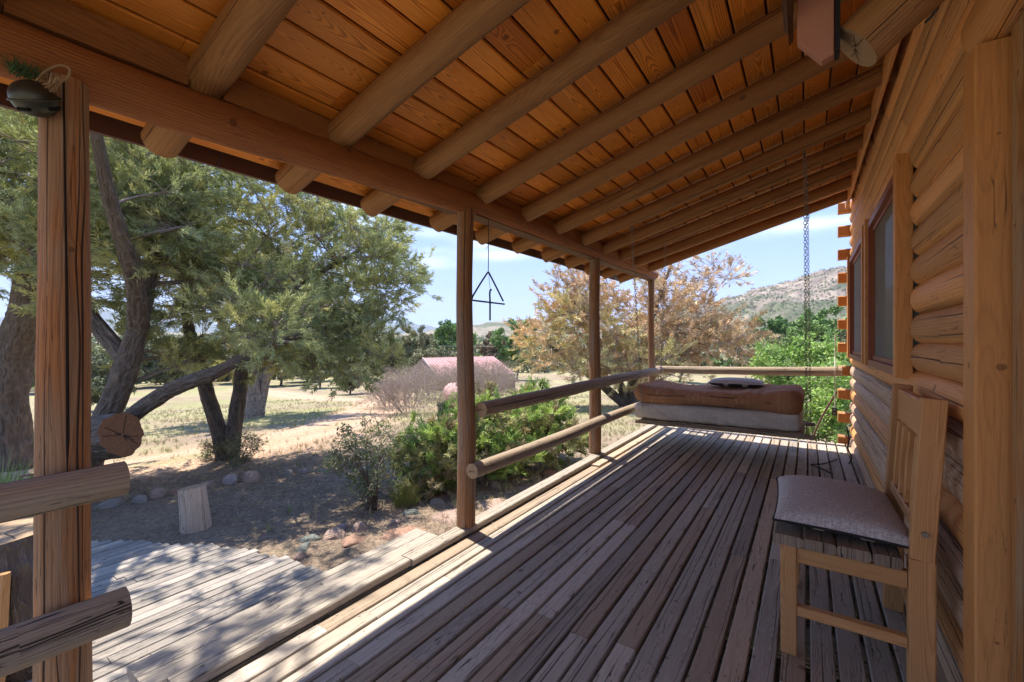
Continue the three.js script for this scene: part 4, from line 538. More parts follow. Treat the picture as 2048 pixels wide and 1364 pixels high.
// put instances of one sprig as a part of a plant
function scatter(parent, name, geo, mat, items, cols, r) { const m = new THREE.InstancedMesh(geo, mat, items.length), o = new THREE.Object3D(), c = new THREE.Color(); items.forEach(([p, s, up], i) => { o.position.copy(p); o.quaternion.setFromUnitVectors(V(0, 1, 0), up.normalize()); o.rotateY(r() * 6.28); o.scale.setScalar(s); o.updateMatrix(); m.setMatrixAt(i, o.matrix); const k = cols[Math.floor(r() * cols.length)], v = 0.75 + 0.5 * r(); m.setColorAt(i, c.setRGB(k[0] * v, k[1] * v, k[2] * v)); }); m.name = name; m.userData.kind = 'stuff'; sh(m); parent.add(m); return m; }
function twigGeo(a, b, r0, r1, r, bow = 0.15) { const d = b.clone().sub(a), L = d.length(), m = a.clone().lerp(b, 0.5).add(V((r() - 0.5) * L * bow * 2, (r() - 0.3) * L * bow, (r() - 0.5) * L * bow * 2)); const q = new THREE.QuadraticBezierCurve3(a, m, b), P = [], ix = [], N = 4, K = 4; let X = V(0.3, 0.5, 0.8).cross(d).normalize(), Y = d.clone().normalize().cross(X); for (let s = 0; s <= N; s++) { const c = q.getPoint(s / N), R = lerp(r0, r1, s / N); for (let k = 0; k < K; k++) { const t = k / K * 6.283; P.push(c.x + (X.x * Math.cos(t) + Y.x * Math.sin(t)) * R, c.y + (X.y * Math.cos(t) + Y.y * Math.sin(t)) * R, c.z + (X.z * Math.cos(t) + Y.z * Math.sin(t)) * R); if (s) { const o = s * K + k, n = s * K + (k + 1) % K; ix.push(o - K, n - K, o, n - K, n, o); } } } const g = new THREE.BufferGeometry(); g.setAttribute('position', new THREE.Float32BufferAttribute(P, 3)); g.setIndex(ix); g.computeVertexNormals(); return { g, q }; }
// a tree: barked limbs drawn point by point, foliage in clumps filling ellipsoids, a branch out to each clump
function tree(name, label, category, group, { seed, limbs, blobs, bark = M.bark, twig = M.twig, geo = 'juniper', mat = leafMat, cols, size = 1, clumpR = 0.36, per = 33, flat = 0.75, partName = 'crown', twigs = 7, hollow = 0.08 }) {
  const r = rngOf(seed), base = limbs[0].p[0], t = thing(name, label, category, base, group), L = (p) => V(p[0] - base[0], p[1] - base[1], p[2] - base[2]), nodes = [], lg = [];
  limbs.forEach((l, i) => { const pts = l.p.map(L), { g, caps } = logGeo(pts, l.r, { rs: seed < 200 ? 56 : 14, ls: pts.length * (seed < 200 ? 14 : 6), wob: 0.17, seed: seed + i, lump: 2.5, ridge: seed < 200 ? 0.14 : 0 }); lg.push(g); if (l.cut) part(t, 'sawn_limb_face', caps[1], M.endRed); const c = new THREE.CatmullRomCurve3(pts); for (let k = 2; k <= 14; k++) nodes.push([c.getPoint(k / 14), lerp(l.r[0], l.r[l.r.length - 1], k / 14)]); });
  part(t, 'trunk', mergeGeometries(lg), bark);
  const items = [], tw = [], by = cols.map(() => []);
  for (const b of blobs) { const c = L(b.c), [rx, ry, rz] = b.r, cr = (b.clumpR || clumpR);
    for (let k = 0; k < b.n; k++) { let v; do { v = V(r() * 2 - 1, r() * 2 - 1, r() * 2 - 1); } while (v.lengthSq() > 1 || v.lengthSq() < hollow); const p = c.clone().add(V(v.x * rx, v.y * ry, v.z * rz)); let best = nodes[0], bd = 1e9; for (const n of nodes) { const d = n[0].distanceTo(p) + (n[0].y > p.y ? 0.5 : 0); if (d < bd) { bd = d; best = n; } }
      const a = twigGeo(best[0], p, Math.min(best[1] * 0.5, 0.012 + 0.012 * bd) * Math.min(1, size), 0.006 * size, r); tw.push(a.g); if (bd > 0.8 * size) for (const f of [0.5, 0.75, 1]) nodes.push([a.q.getPoint(f), 0.025 * size]);
      const col = b.cols || cols, R = cr * (0.7 + 0.6 * r()), out = v.clone().multiplyScalar(0.7).add(V(0, 0.45, 0)), n = Math.round(per * (b.dens || 1) * (0.6 + 0.8 * r()) * (R / cr) * (R / cr)); const ends = []; for (let q = 0; q < twigs; q++) { const e = p.clone().add(V((r() - 0.5) * 2, (r() - 0.4) * 1.4, (r() - 0.5) * 2).multiplyScalar(R * 1.25)); const s0 = p.clone().lerp(a.q.getPoint(0.75), r() * 0.6); ends.push([s0, e]); tw.push(twigGeo(s0, e, 0.006 * size, 0.0025 * size, r).g); }
      const tone = Math.floor(r() * col.length), list = []; for (let q = 0; q < n; q++) { const [s0, e1] = ends[Math.floor(r() * ends.length)], e = s0.clone().lerp(e1, 0.25 + 0.8 * r()), w = V(r() - 0.5, r() - 0.5, r() - 0.5).multiplyScalar(R * 0.32); w.y *= flat; list.push([e.add(w), size * (0.6 + 0.7 * r()), e1.clone().sub(s0).normalize().addScaledVector(out, 0.35).add(V(r() - 0.5, r() - 0.5, r() - 0.5).multiplyScalar(1.1))]); }
      (b.bucket || (b.bucket = col.map(() => [])))[tone].push(...list); } }
  const m = part(t, 'branches', mergeGeometries(tw), twig); m.userData.kind = 'stuff';
  const all = [], cc = []; for (const b of blobs) (b.bucket || []).forEach((l, k) => { const col = (b.cols || cols)[k]; for (const i of l) { all.push(i); cc.push(col); } });
  const im = new THREE.InstancedMesh(leafGeos[geo], mat, all.length), o = new THREE.Object3D(), c = new THREE.Color(); all.forEach(([p, s, up], i) => { o.position.copy(p); o.quaternion.setFromUnitVectors(V(0, 1, 0), up.normalize()); o.rotateY(r() * 6.28); o.scale.setScalar(s); o.updateMatrix(); im.setMatrixAt(i, o.matrix); const v = 0.7 + 0.6 * r(), k = cc[i]; im.setColorAt(i, c.setRGB(k[0] * v, k[1] * v, k[2] * v)); }); im.name = partName; im.userData.kind = 'stuff'; sh(im); t.add(im);
  return t;
}
const B = (x, y, z, rx, ry, rz, n, o = {}) => ({ c: [x, y, z], r: [rx, ry, rz], n, ...o });
// leaning juniper behind the near post, its low limb reaching over the yard, one limb sawn off
const junA = tree('juniper_tree', 'leaning juniper with a sawn-off limb behind the near porch post', 'tree', 'junipers in the yard', { seed: 101, cols: LC.juniper,
  limbs: [{ p: [[-9.54, -1.0, -1.74], [-9.01, -0.07, -1.98], [-8.57, 0.86, -2.16], [-8.22, 1.76, -2.27], [-8.06, 2.66, -2.38], [-8.11, 3.59, -2.47], [-8.0, 4.9, -2.3]], r: [0.26, 0.175, 0.145, 0.10, 0.07, 0.05, 0.03] }, { p: [[-9.0, -0.3, -1.93], [-7.88, 0.41, -2.27], [-7.4, 0.67, -2.47], [-6.87, 0.86, -2.71], [-6.46, 1.17, -3.11], [-6.24, 1.43, -3.74]], r: [0.13, 0.11, 0.095, 0.09, 0.06, 0.035] }, { p: [[-8.3, 1.5, -2.25], [-7.6, 2.2, -2.0], [-6.9, 3.0, -1.6], [-6.0, 4.0, -1.2]], r: [0.13, 0.10, 0.07, 0.04] }, { p: [[-8.5, 1.0, -2.16], [-9.2, 2.0, -1.7], [-9.9, 3.0, -1.2]], r: [0.12, 0.09, 0.05] }, { p: [[-9.24, -0.95, -1.82], [-8.7, -0.45, -1.6], [-8.15, -0.08, -1.6], [-7.55, 0.05, -1.88]], r: [0.30, 0.28, 0.275, 0.285], cut: true }],
  blobs: [B(-8.63, 3.15, -3.3, 1.9, 1.75, 1.6, 58, { dens: 0.85, clumpR: 0.42 }), B(-8.4, 3.0, -1.9, 1.0, 0.9, 0.5, 20), B(-8.1, 2.2, -2.7, 0.7, 0.6, 0.6, 14), B(-9.2, 2.5, -1.6, 0.8, 0.8, 0.5, 18), B(-7.6, 2.9, -2.2, 0.8, 0.7, 0.5, 14), B(-7.9, 3.7, -2.1, 0.8, 0.6, 0.6, 12), B(-7.7, 4.7, -0.2, 1.7, 0.8, 1.9, 34), B(-9.3, 3.9, -2.3, 1.7, 1.5, 1.5, 74), B(-6.2, 4.7, -1.0, 1.9, 1.0, 2.6, 34, { dens: 0.8 }), B(-8.9, 1.2, -2.8, 0.9, 0.4, 0.8, 14), B(-6.6, 1.6, -3.2, 0.7, 0.5, 0.6, 12), B(-4.7, 5.4, -1.2, 0.7, 0.6, 1.3, 8, { dens: 0.8 })] });
tree('juniper_tree', 'stout juniper trunk at the edge of the yard left of the near post', 'tree', 'junipers in the yard', { seed: 131, cols: LC.juniper, limbs: [{ p: [[-12.24, -1.25, -1.47], [-12.21, 0.21, -1.38], [-12.09, 1.13, -1.46], [-11.68, 2.04, -1.62], [-11.59, 3.13, -1.68], [-11.3, 4.77, -1.74]], r: [0.40, 0.30, 0.27, 0.24, 0.18, 0.08] }, { p: [[-12.2, 0.5, -1.38], [-12.74, 1.59, -1.02], [-13.2, 2.6, -0.6]], r: [0.22, 0.15, 0.08] }], blobs: [B(-11.7, 4.4, -1.5, 1.9, 1.8, 1.8, 100), B(-12.6, 2.9, -0.6, 1.2, 0.7, 1.0, 24), B(-10.6, 3.4, -0.6, 0.9, 0.8, 0.9, 20), B(-10.4, 4.5, -1.2, 1.0, 1.0, 0.7, 24), B(-10.9, 2.5, -1.6, 0.6, 0.5, 0.5, 10)] });
tree('juniper_tree', 'forked juniper with two grey stems rising from one base', 'tree', 'junipers in the yard', { seed: 161, cols: LC.juniper, limbs: [{ p: [[-9.04, -1.05, -3.77], [-9.13, -0.37, -3.65], [-9.24, 0.29, -3.51], [-9.36, 0.81, -3.44], [-9.43, 1.69, -3.26], [-9.28, 2.77, -3.25]], r: [0.19, 0.125, 0.115, 0.105, 0.08, 0.05] }, { p: [[-9.03, -1.0, -3.78], [-8.93, -0.28, -3.85], [-8.85, 0.38, -3.9], [-8.8, 0.85, -3.93], [-8.48, 1.7, -4.27], [-7.95, 2.48, -4.76], [-7.15, 3.06, -5.3]], r: [0.17, 0.125, 0.12, 0.11, 0.08, 0.06, 0.03] }, { p: [[-8.8, 0.75, -3.93], [-8.22, 1.23, -3.96], [-7.43, 1.58, -4.26], [-6.7, 1.4, -4.92]], r: [0.085, 0.07, 0.05, 0.025] }],
  blobs: [B(-7.7, 2.45, -4.7, 1.75, 1.55, 1.5, 60, { dens: 0.75, clumpR: 0.42 }), B(-6.95, 2.7, -5.35, 0.9, 1.15, 0.9, 40), B(-6.95, 1.15, -4.95, 1.0, 0.6, 0.9, 30), B(-8.0, 3.7, -4.2, 1.5, 0.7, 1.3, 26), B(-8.6, 0.95, -4.3, 1.05, 0.28, 0.8, 14)] });
// pale thick trunk further out
tree('pale_tree', 'thick pale grey trunk standing on the dry grass beyond the forked juniper', 'tree', null, { seed: 191, bark: M.barkPale, twig: M.twigPale, cols: LC.olive, size: 1.5, limbs: [{ p: [[-17.1, -1.75, -8.0], [-17.05, -0.9, -8.0], [-17.25, 0.6, -7.9], [-17.6, 2.6, -7.8]], r: [0.30, 0.24, 0.22, 0.15] }, { p: [[-17.45, -1.75, -7.9], [-17.5, -0.6, -7.8], [-17.9, 1.0, -7.6], [-18.5, 2.5, -7.3]], r: [0.27, 0.2, 0.17, 0.1] }, { p: [[-17.25, -1.7, -8.2], [-17.0, -0.3, -8.35], [-16.4, 1.2, -8.7], [-15.8, 2.4, -9]], r: [0.24, 0.17, 0.14, 0.08] }], blobs: [B(-17.2, 3.4, -8.0, 3.2, 1.6, 3.0, 70, { clumpR: 0.6 }), B(-15.5, 2.2, -9.2, 1.6, 0.8, 1.6, 20, { clumpR: 0.6 })], per: 60 });
// large dying juniper past the end of the porch, its needles turned brown
tree('dying_juniper', 'wide dying juniper with rust-brown needles beyond the far railing', 'tree', null, { seed: 211, cols: LC.dead, mat: leafFlat, size: 1.7, clumpR: 0.6, per: 25, twigs: 8, flat: 0.6, hollow: 0.05, twig: M.twigPale,
  limbs: [{ p: [[-6.9, -1.9, -20.2], [-6.7, -0.6, -20.0], [-6.3, 1.0, -20.0], [-5.9, 2.6, -20.3], [-5.2, 4.9, -20.8]], r: [0.34, 0.25, 0.2, 0.13, 0.05] }, { p: [[-7.1, -1.8, -20.1], [-8.0, -0.6, -18.9], [-8.9, 0.5, -17.6], [-9.8, 1.4, -16.5]], r: [0.24, 0.17, 0.11, 0.05] }, { p: [[-6.8, -1.8, -20.3], [-5.9, -0.2, -20.6], [-4.9, 0.8, -21.0], [-3.2, 1.4, -21.5]], r: [0.24, 0.18, 0.12, 0.05] }, { p: [[-7.0, -1.7, -20.1], [-7.6, 0.4, -19.2], [-8.2, 2.2, -18.2], [-8.6, 3.8, -17.4]], r: [0.22, 0.15, 0.1, 0.04] }],
  blobs: [B(-8.4, 1.1, -16.9, 2.5, 1.7, 2.2, 56, { cols: LC.deadLow }), B(-6.2, 2.1, -19.8, 3.2, 2.2, 2.4, 84), B(-3.9, 1.3, -21.5, 2.3, 1.0, 1.6, 44), B(-4.5, 4.3, -21.1, 2.4, 0.8, 1.2, 26, { dens: 0.55 }), B(-8.2, 3.4, -17.4, 1.8, 1.1, 1.4, 34, { dens: 0.8 }), B(-6.6, 0.35, -18.5, 3.0, 0.9, 1.6, 42, { cols: LC.deadLow })] });
// bushes
function bush(name, label, group, seed, base, blobs, cols, o = {}) { const r = rngOf(seed), limbs = []; for (let k = 0; k < (o.stems || 5); k++) { const b = blobs[k % blobs.length], e = [b.c[0] + (r() - 0.5) * b.r[0], b.c[1] + b.r[1] * 0.3 * r(), b.c[2] + (r() - 0.5) * b.r[2]], s = [base[0] + (r() - 0.5) * 0.2 * (o.spread || 1), base[1] - 0.04, base[2] + (r() - 0.5) * 0.2 * (o.spread || 1)]; limbs.push({ p: [k ? s : base, [lerp(s[0], e[0], 0.35), lerp(s[1], e[1], 0.5), lerp(s[2], e[2], 0.35)], e], r: [0.022, 0.014, 0.007].map((v) => v * (o.stemR || 1)) }); } return tree(name, label, 'bush', group, { seed, limbs, blobs, cols, clumpR: 0.17, per: 26, size: 0.8, twigs: 4, hollow: 0.0, geo: 'spray', partName: 'foliage', ...o }); }
bush('juniper_bush', 'bright green juniper bush growing against the triangle post', 'juniper bushes', 301, [-4.6, -0.92, -4.75], [B(-4.65, -0.40, -4.8, 0.66, 0.52, 0.6, 54), B(-4.45, -0.25, -5.2, 0.5, 0.5, 0.5, 26)], LC.bright, { mat: leafMat });
bush('juniper_bush', 'bright green juniper bush in the middle below the log rails', 'juniper bushes', 302, [-4.2, -0.92, -5.9], [B(-4.22, -0.36, -5.9, 0.75, 0.6, 0.75, 62), B(-4.5, -0.1, -5.8, 0.55, 0.5, 0.55, 20)], LC.bright);
bush('juniper_bush', 'bright green juniper bush farthest along the railing', 'juniper bushes', 303, [-3.8, -0.92, -6.85], [B(-3.82, -0.34, -6.85, 0.46, 0.52, 0.55, 34), B(-4.3, -0.1, -7.2, 0.6, 0.5, 0.6, 40)], LC.bright);
bush('leafy_shrub', 'thin-stemmed dark-leaved shrub beside the grass tuft', null, 304, [-4.73, -0.92, -3.7], [B(-4.78, -0.25, -3.66, 0.55, 0.55, 0.5, 40, { clumpR: 0.16 })], LC.dark, { geo: 'small', per: 9, stems: 14, stemR: 0.6, spread: 1.2, size: 0.9 });
bush('leafy_shrub', 'small leafy shrub at the foot of the forked juniper', null, 305, [-8.75, -0.92, -3.85], [B(-8.6, -0.65, -3.85, 0.4, 0.3, 0.4, 22), B(-9.15, -0.72, -3.6, 0.25, 0.22, 0.25, 12)], LC.olive, { geo: 'small', per: 12, stems: 8, stemR: 0.5 });
bush('green_sapling', 'vivid green leafy sapling behind the swing bed and far rail', null, 306, [0.1, -1.05, -11.6], [B(-0.1, 0.72, -12.0, 0.9, 0.7, 0.7, 36), B(0.25, 0.0, -11.1, 0.6, 0.85, 0.5, 34), B(-0.6, 0.5, -12.7, 0.55, 0.6, 0.5, 18), B(0.55, -0.1, -10.4, 0.4, 0.9, 0.4, 20)], LC.leafy, { geo: 'broad', per: 13, clumpR: 0.26, size: 1.15, stems: 9, stemR: 0.9, spread: 4 });
// bare, pinkish-grey bushes
function bare(label, seed, base, h, w, n) { const r = rngOf(seed), t = thing('bare_bush', label, 'bush', base, 'leafless bushes'), tw = []; const grow = (a, d, len, rad, lv) => { const b = a.clone().addScaledVector(d, len); const q = twigGeo(a, b, rad, rad * 0.6, r); tw.push(q.g); if (lv > 0) { const k = lv > 3 ? 4 : lv > 0 ? 3 : 2; for (let i = 0; i < k; i++) grow(q.q.getPoint(0.45 + 0.55 * (i + 1) / k), d.clone().add(V((r() - 0.5) * 1.7, (r() - 0.35) * 1.0, (r() - 0.5) * 1.7)).normalize(), len * (0.55 + 0.25 * r()), rad * 0.58, lv - 1); } }; for (let k = 0; k < n; k++) { const a = r() * 6.28; grow(V(Math.cos(a) * 0.15, -0.05, Math.sin(a) * 0.15), V(Math.cos(a) * w * (0.3 + 0.7 * r()), 1, Math.sin(a) * w * (0.3 + 0.7 * r())).normalize(), h * 0.40, 0.018, 5); } const m = part(t, 'branches', mergeGeometries(tw), M.twigPale); m.userData.kind = 'stuff';
  const items = []; for (let k = 0; k < 1500; k++) { const v = V((r() - 0.5) * 2, r(), (r() - 0.5) * 2); items.push([V(v.x * h * 0.8 * w, v.y * h, v.z * h * 0.8 * w), 0.7, V(0, 1, 0)]); } scatter(t, 'buds', leafGeos.small, leafFlat, items, [[0.34, 0.28, 0.17], [0.40, 0.31, 0.26], [0.30, 0.24, 0.18]], r); return t; }
bare('leafless pinkish-grey bush in front of the red-roofed barn', 401, [-12.1, -1.42, -11.1], 1.75, 0.95, 9);
bare('leafless grey bush seen between the porch posts before the barn', 402, [-10.6, -1.47, -13.4], 2.0, 0.7, 8);
bare('wide leafless bush left of the barn by the dirt track', 403, [-15.4, -1.75, -13.0], 1.7, 0.9, 8);
bare('leafless bush close under the red barn roof', 404, [-17.0, -2.0, -17.5], 2.0, 1.0, 9); bare('leafless bush right of the triangle post against the barn', 405, [-14.3, -1.85, -16.9], 2.0, 0.9, 9);
bare('leafless bush at the far right end of the barn roof', 406, [-13.7, -1.95, -18.4], 2.2, 0.9, 9); bare('leafless bush before the gable end of the barn', 407, [-19.4, -2.2, -18.2], 2.1, 0.9, 8);
bare('leafless bush hiding the left part of the barn wall', 408, [-24.6, -2.95, -25.0], 2.2, 1.0, 8); bare('leafless bush hiding the middle of the barn wall', 409, [-22.6, -2.95, -26.6], 2.1, 1.0, 8); bare('leafless bush hiding the right part of the barn wall', 410, [-20.5, -2.9, -28.2], 2.4, 1.0, 8);
// grasses
const GR = rngOf(55);
const gt = thing('grass_tuft', 'tall green grass tuft at the foot of the dark-leaved shrub', 'grass tuft', [-4.5, -0.93, -4.05]); scatter(gt, 'blades', leafGeos.tall, leafFlat, [[V(0, 0, 0), 0.85, V(0, 1, 0)], [V(0.06, 0, 0.05), 0.7, V(0.1, 1, 0)], [V(-0.07, 0, 0.03), 0.75, V(-0.1, 1, 0.1)], [V(-0.02, 0, -0.09), 0.7, V(0, 1, -0.1)], [V(0.1, 0, -0.06), 0.6, V(0.15, 1, 0)], [V(-0.1, 0, -0.06), 0.6, V(-0.15, 1, 0)], [V(0, 0, 0.11), 0.6, V(0, 1, 0.2)], [V(0.03, 0, 0), 0.8, V(0, 1, 0)], [V(-0.03, 0, 0.02), 0.8, V(0, 1, 0)]], [[0.22, 0.26, 0.07], [0.30, 0.29, 0.10]], GR);
const gl = thing('grass_clump', 'long green grass clump behind the near railing', 'grass clump', [-7.9, -0.93, -0.35]); scatter(gl, 'blades', leafGeos.tall, leafFlat, Array.from({ length: 34 }, () => [V((GR() - 0.5) * 1.6, 0, (GR() - 0.5) * 1.2), 1.3 + GR() * 0.7, V((GR() - 0.5) * 0.3, 1, (GR() - 0.5) * 0.3)]), [[0.20, 0.32, 0.06], [0.27, 0.36, 0.09], [0.33, 0.36, 0.13]], GR);
{ // dry grass over the yard and plant litter under the trees: nobody could count it
  const inDeck = (x, z) => (x > -2.1 && z > -6.95) || (x > -7.6 && z > -2.4 && x < -2), items = [], lit = [];
  while (items.length < 15000) { const a = -0.6 + GR() * 2.5, d = 2.5 + Math.pow(GR(), 0.75) * 26, x = -2 - Math.sin(a) * d, z = -2 - Math.cos(a) * d; if (inDeck(x, z)) continue; const dp = Math.min(segDist(S1, x, z), segDist(S2, x, z)); if (dp < 1.1 && GR() > 0.08) continue; const n = fbm(x * 0.5 + 11, z * 0.5 + 17, 3), shade = Math.hypot((x + 6.5) / 3, (z + 2.8) / 2); if (n < 0.42 && GR() > 0.25) continue; if (shade < 1.1 && GR() > 0.18) continue; items.push([V(x, gy(x, z) - 0.005, z), 0.55 + GR() * 0.6, V((GR() - 0.5) * 0.4, 1, (GR() - 0.5) * 0.4)]); }
  const g = new THREE.Group(); g.name = 'dry_grass'; info(g, 'dry straw-coloured grass scattered over the yard', 'grass', null, 'stuff'); scene.add(g); scatter(g, 'blades', leafGeos.grass, leafFlat, items, [[0.50, 0.43, 0.24], [0.45, 0.39, 0.20], [0.38, 0.37, 0.16], [0.26, 0.30, 0.09]], GR);
  while (lit.length < 9000) { const x = -3 - GR() * 7.5, z = -1.5 - GR() * 6.5; if (inDeck(x, z) || segDist(S1, x, z) < 1.0) continue; const k = Math.hypot((x + 6.3) / 3.2, (z + 3) / 2.4); if (k > 1 && GR() > 0.25) continue; lit.push([V(x, gy(x, z) + 0.004, z), 0.4 + GR() * 1.1, V((GR() - 0.5) * 3, 0.4, (GR() - 0.5) * 3)]); }
  const lg = mergeGeometries([twigGeo(V(0, 0, 0), V(0.005, 0.06, 0.01), 0.0016, 0.001, GR).g, twigGeo(V(0.01, 0, 0.01), V(0.03, 0.03, 0.0), 0.0014, 0.001, GR).g]); const q = new THREE.Group(); q.name = 'plant_litter'; info(q, 'fallen twigs and needles littering the soil under the trees', 'litter', null, 'stuff'); scene.add(q); scatter(q, 'twigs', lg, leafFlat, lit, [[0.26, 0.19, 0.13], [0.36, 0.29, 0.2], [0.14, 0.10, 0.07], [0.42, 0.36, 0.27]], GR);
}

// ================================================================ barn, tank, far trees, mountains
const barn = thing('barn', 'low barn with a faded pink-red ribbed metal roof down the slope', 'barn', [-27, -3.2, -29.5]);
{
  const o = barn.position, A = V(-29.28, -0.26, -28.46), Bq = V(-24.4, -0.13, -32.8), E = V(-25.36, -1.6, -26.29), dv = Bq.clone().sub(A), F = E.clone().add(dv); const back = A.clone().multiplyScalar(2).sub(E); back.y = E.y; const bk2 = back.clone().add(dv);
  const rm = std({ color: new THREE.Color().setRGB(0.43, 0.23, 0.215), roughness: 0.8 }), quadG = (a, b, c, d) => { const g = new THREE.BufferGeometry(); const P = []; for (const p of [a, b, c, a, c, d]) P.push(p.x - o.x, p.y - o.y, p.z - o.z); g.setAttribute('position', new THREE.Float32BufferAttribute(P, 3)); g.computeVertexNormals(); return g; };
  const n = 26; for (const [x, nm] of [[E, 'roof_panel'], [back, 'roof_panel']]) for (let k = 0; k < n; k++) { const p = (q, f) => q.clone().addScaledVector(dv, f); part(barn, nm, quadG(p(A, k / n), p(x, k / n), p(x, (k + 1) / n), p(A, (k + 1) / n)), rm); if (x === E) { const m = part(barn, 'standing_seam', new THREE.BoxGeometry(0.05, 0.07, A.distanceTo(x)), rm); span(m, p(A, k / n).sub(o), p(x, k / n).sub(o)); } }
  const wall = std({ color: new THREE.Color().setRGB(0.2, 0.15, 0.12), roughness: 0.9 }), G = (q) => V(q.x, -3.9, q.z); part(barn, 'wall', quadG(E, G(E), G(F), F), wall); part(barn, 'wall', quadG(back, G(back), G(bk2), bk2), wall); part(barn, 'wall', quadG(E, G(E), G(back), back), wall); part(barn, 'gable', quadG(A, E, back, back), wall); part(barn, 'wall', quadG(F, G(F), G(bk2), bk2), wall);
  const rb = part(barn, 'rake_trim', new THREE.BoxGeometry(0.08, 0.16, A.distanceTo(E)), std({ color: new THREE.Color().setRGB(0.4, 0.33, 0.3) })); span(rb, A.clone().sub(o), E.clone().sub(o));
}
const tank = thing('propane_tank', 'round-ended faded pink gas tank behind the juniper bush', 'tank', [-11.35, -1.42, -12.3]);
{ const tm = std({ color: new THREE.Color().setRGB(0.50, 0.30, 0.27), roughness: 0.6 }); const cg = new THREE.CapsuleGeometry(0.42, 2.0, 12, 24); cg.rotateX(Math.PI / 2); const m = part(tank, 'vessel', cg, tm, [-0.2, 0.55, -0.9]); m.rotation.y = 0.95; part(tank, 'valve_dome', new THREE.SphereGeometry(0.14, 12, 8), tm, [-0.1, 0.98, -0.8]); for (const z of [-0.3, -1.5]) part(tank, 'foot', new THREE.BoxGeometry(0.6, 0.25, 0.12), STONES.grey, [-0.2, 0.08, z]); }
// background trees, each its own crown on a trunk
const FT = [['olive', 'dark olive tree behind the barn next to the bright green one', -44.5, -42.3, 2.8, 7.3], ['green', 'bright green rounded tree rising behind the barn roof', -47.2, -52.5, 3.7, 9.0], ['olive', 'low wide olive tree just over the barn ridge', -36.3, -38.2, 3.6, 3.9], ['brown', 'brownish tree behind the barn right of the triangle post', -44.9, -60.1, 3.0, 7.2], ['green', 'green tree between the barn and the dying juniper', -33.2, -50, 3.1, 8.8],
  ['scrub', null, -29.6, -21, 1.3, 2.6], ['olive', null, -52, -27.4, 3.4, 4.6], ['olive', null, -41.7, -26, 2.1, 3.9], ['scrub', null, -67, -20.8, 4.2, 6.0], ['olive', null, -65, -28, 3.8, 5.6], ['green', null, -71, -11.8, 4, 7], ['scrub', null, -48, -39.8, 3, 5.2], ['olive', null, -62, -13.7, 2.4, 4.4], ['scrub', null, -57, -33.6, 3.4, 4.2], ['scrub', null, -35, -8, 1.8, 3.4],
  ['green', 'large green tree below the rocky hill', 1.7, -85.7, 5, 11.4], ['olive', 'olive tree at the foot of the rocky hill near the dying juniper', -4.9, -62, 3.4, 6.8], ['green', 'green tree beside the large one under the rocky hill', -5, -93.8, 5.2, 10.5], ['scrub', 'grey-green tree past the cabin corner below the hill', 6.5, -70, 3.5, 8.5], ['olive', 'olive tree behind the tip of the dying juniper', -14, -60, 3.2, 6.2], ['olive', 'small olive tree behind the vivid green sapling', 2.8, -40, 2.2, 4.6]];
const DJ = ['second', 'fifth', 'third', 'seventh', 'sixth', 'tenth', 'first', 'ninth', 'fourth', 'eighth'];
FT.forEach(([col, label, x, z, w, h], i) => { const y = gy(x, z), s = Math.max(1, w / 2); tree('yard_tree', label || DJ[i - 5] + ' distant juniper across the yard counted leftwards from the barn', 'tree', label ? 'trees beyond the yard' : 'distant junipers across the yard', { seed: 500 + i * 7, limbs: [{ p: [[x, y - 0.2, z], [x + 0.1 * w, y + h * 0.3, z], [x - 0.1 * w, y + h * 0.75, z]], r: [0.09 * s, 0.07 * s, 0.03 * s] }], blobs: [B(x, y + h * 0.60, z, w * 0.92, h * 0.36, w * 0.92, Math.round(26 + w * 5), { clumpR: 0.42 * s }), B(x + w * 0.3, y + h * 0.42, z + w * 0.3, w * 0.7, h * 0.22, w * 0.7, 12, { clumpR: 0.4 * s })], cols: LC[col], geo: 'far', mat: leafFlat, size: 0.42 * s, clumpR: 0.5 * s, per: 22, twigs: 2, flat: 0.8, hollow: 0.1 }); });
// rocky hill on the right and blue ranges far off
function hill(name, cx, cz, R, Hh, seed, N, rough, colour) { const P = [], U = [], Cc = [], ix = []; for (let j = 0; j <= N; j++) for (let i = 0; i <= N; i++) { const u = i / N * 2 - 1, v = j / N * 2 - 1, x = cx + u * R, z = cz + v * R, d = Math.hypot(u, v), n = fbm(u * 3 + seed, v * 3 + seed, 4) - 0.5, k = clamp(1 - d + n * 0.35), rid = 1 - Math.abs(fbm(u * 6 + seed * 2, v * 6 + seed, 4) - 0.5) * 2, y = Math.min(gy(x, z), 30) - 3 + Hh * Math.pow(k, 0.95) * 1.05 + (rid - 0.6) * rough * Math.min(1, k * 5) + (fbm(u * 40 + 9, v * 40 + 9, 3) - 0.5) * rough * 0.45 * Math.min(1, k * 5); P.push(x, y, z); U.push(x * 0.06, z * 0.06); Cc.push(...colour(k, x, y, z, rid)); if (i && j) { const b = j * (N + 1) + i; ix.push(b - N - 2, b - 1, b, b - N - 2, b, b - N - 1); } } const g = new THREE.BufferGeometry(); g.setAttribute('position', new THREE.Float32BufferAttribute(P, 3)); g.setAttribute('uv', new THREE.Float32BufferAttribute(U, 2)); g.setAttribute('color', new THREE.Float32BufferAttribute(Cc, 3)); g.setIndex(ix); g.computeVertexNormals(); return single(name, g, std({ vertexColors: true, roughness: 0.98 }), [0, 0, 0], null, null, null, 'structure'); }
const HILL = [110, -1010, 520, 112];
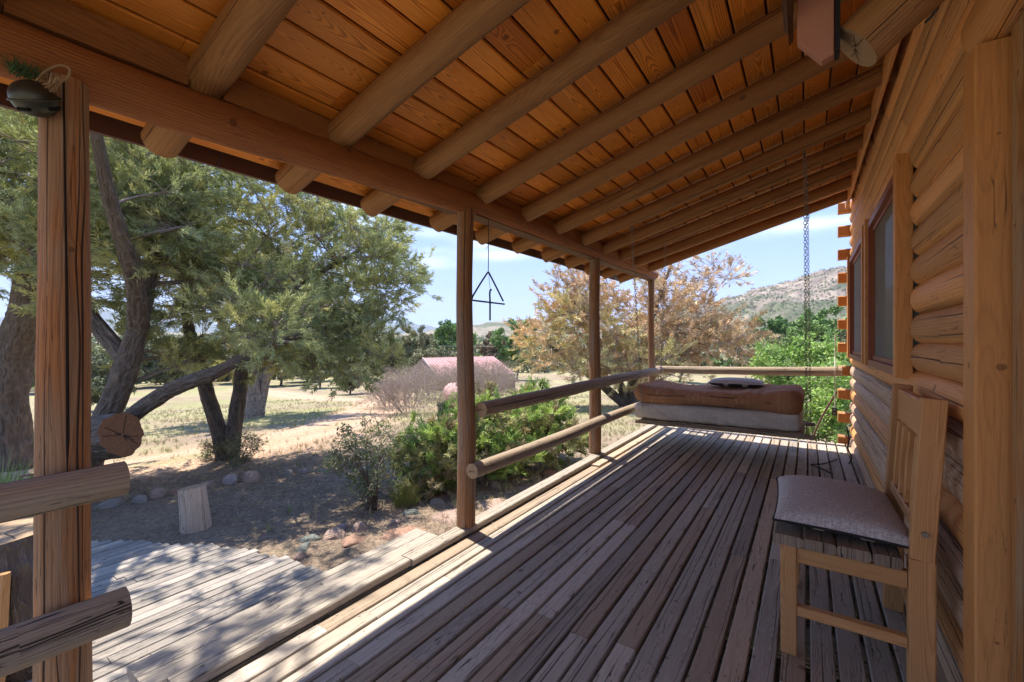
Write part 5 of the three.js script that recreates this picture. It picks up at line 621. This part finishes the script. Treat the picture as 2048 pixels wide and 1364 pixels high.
const hl = hill('rocky_hill', ...HILL, 5, 230, 26, (k, x, y, z, rid) => { const n = fbm(x * 0.05, z * 0.05, 4), g = sstep(0.37, 0.53, fbm(x * 0.02 + 40, z * 0.02 + 40, 4) + (0.35 - k) * 0.5); const a = 0.25 + 0.7 * n + 0.35 * (vn(x * 0.3, z * 0.3) - 0.3); return [lerp(0.36, 0.16, g) * a, lerp(0.285, 0.165, g) * a, lerp(0.22, 0.09, g) * a]; });
hill('low_ridge', -430, -700, 260, 34, 9, 90, 8, (k, x, y, z) => { const n = fbm(x * 0.05, z * 0.05, 4), g = sstep(0.4, 0.6, n); return [lerp(0.25, 0.11, g), lerp(0.21, 0.12, g), lerp(0.155, 0.07, g)]; });
hill('far_mountains', -4600, -3300, 1700, 260, 13, 70, 30, () => [0.12, 0.13, 0.11]); hill('far_mountains', -2900, -4700, 1600, 240, 21, 70, 30, () => [0.12, 0.13, 0.11]); hill('far_mountains', -5600, -1300, 1700, 250, 33, 60, 30, () => [0.12, 0.13, 0.11]);
{ // scrub over the valley and on the hill, a mass nobody could count
  const r = rngOf(91), a = [], ray = new THREE.Raycaster(), pos = hl.geometry.attributes.position, N = 230, items = [];
  for (let k = 0; k < 22000; k++) { const i = Math.floor(r() * N), j = Math.floor(N * 0.3 + r() * N * 0.7), o = j * (N + 1) + i, y = pos.getY(o), x = pos.getX(o), z = pos.getZ(o); if (fbm(x * 0.03, z * 0.03, 3) < 0.45 && r() > 0.3) continue; items.push([V(x + (r() - 0.5) * 3, y + 0.6, z + (r() - 0.5) * 3), 1.6 + r() * 2.6, V(0, 1, 0)]); }
  for (let k = 0; k < 3800; k++) { const an = -0.5 + r() * 2.4, d = 95 + Math.pow(r(), 1.4) * 620, x = -Math.sin(an) * d + 20, z = -Math.cos(an) * d; if (d < 95) continue; items.push([V(x, gy(x, z) + 1.2, z), 2.6 + r() * 3.6, V(0, 1, 0)]); }
  const g = new THREE.Group(); g.name = 'hillside_scrub'; info(g, 'grey-green scrub covering the valley and the rocky hill', 'scrub', null, 'stuff'); scene.add(g); scatter(g, 'shrubs', leafGeos.far, leafFlat, items, [...LC.scrub, LC.green[2], LC.olive[0]], r);
}
single('power_line', wire([[-60, 1.3, -30], [-45, 0.6, -45], [-30, 0.5, -58], [-12, 1.6, -70]], 0.03, 40), std({ color: new THREE.Color().setRGB(0.3, 0.3, 0.3) }), [0, 0, 0], 'thin power line crossing before the trees behind the barn', 'wire');
scene.fog = new THREE.FogExp2(0xc4d6ea, 0.00012);
renderer.render(scene, camera);
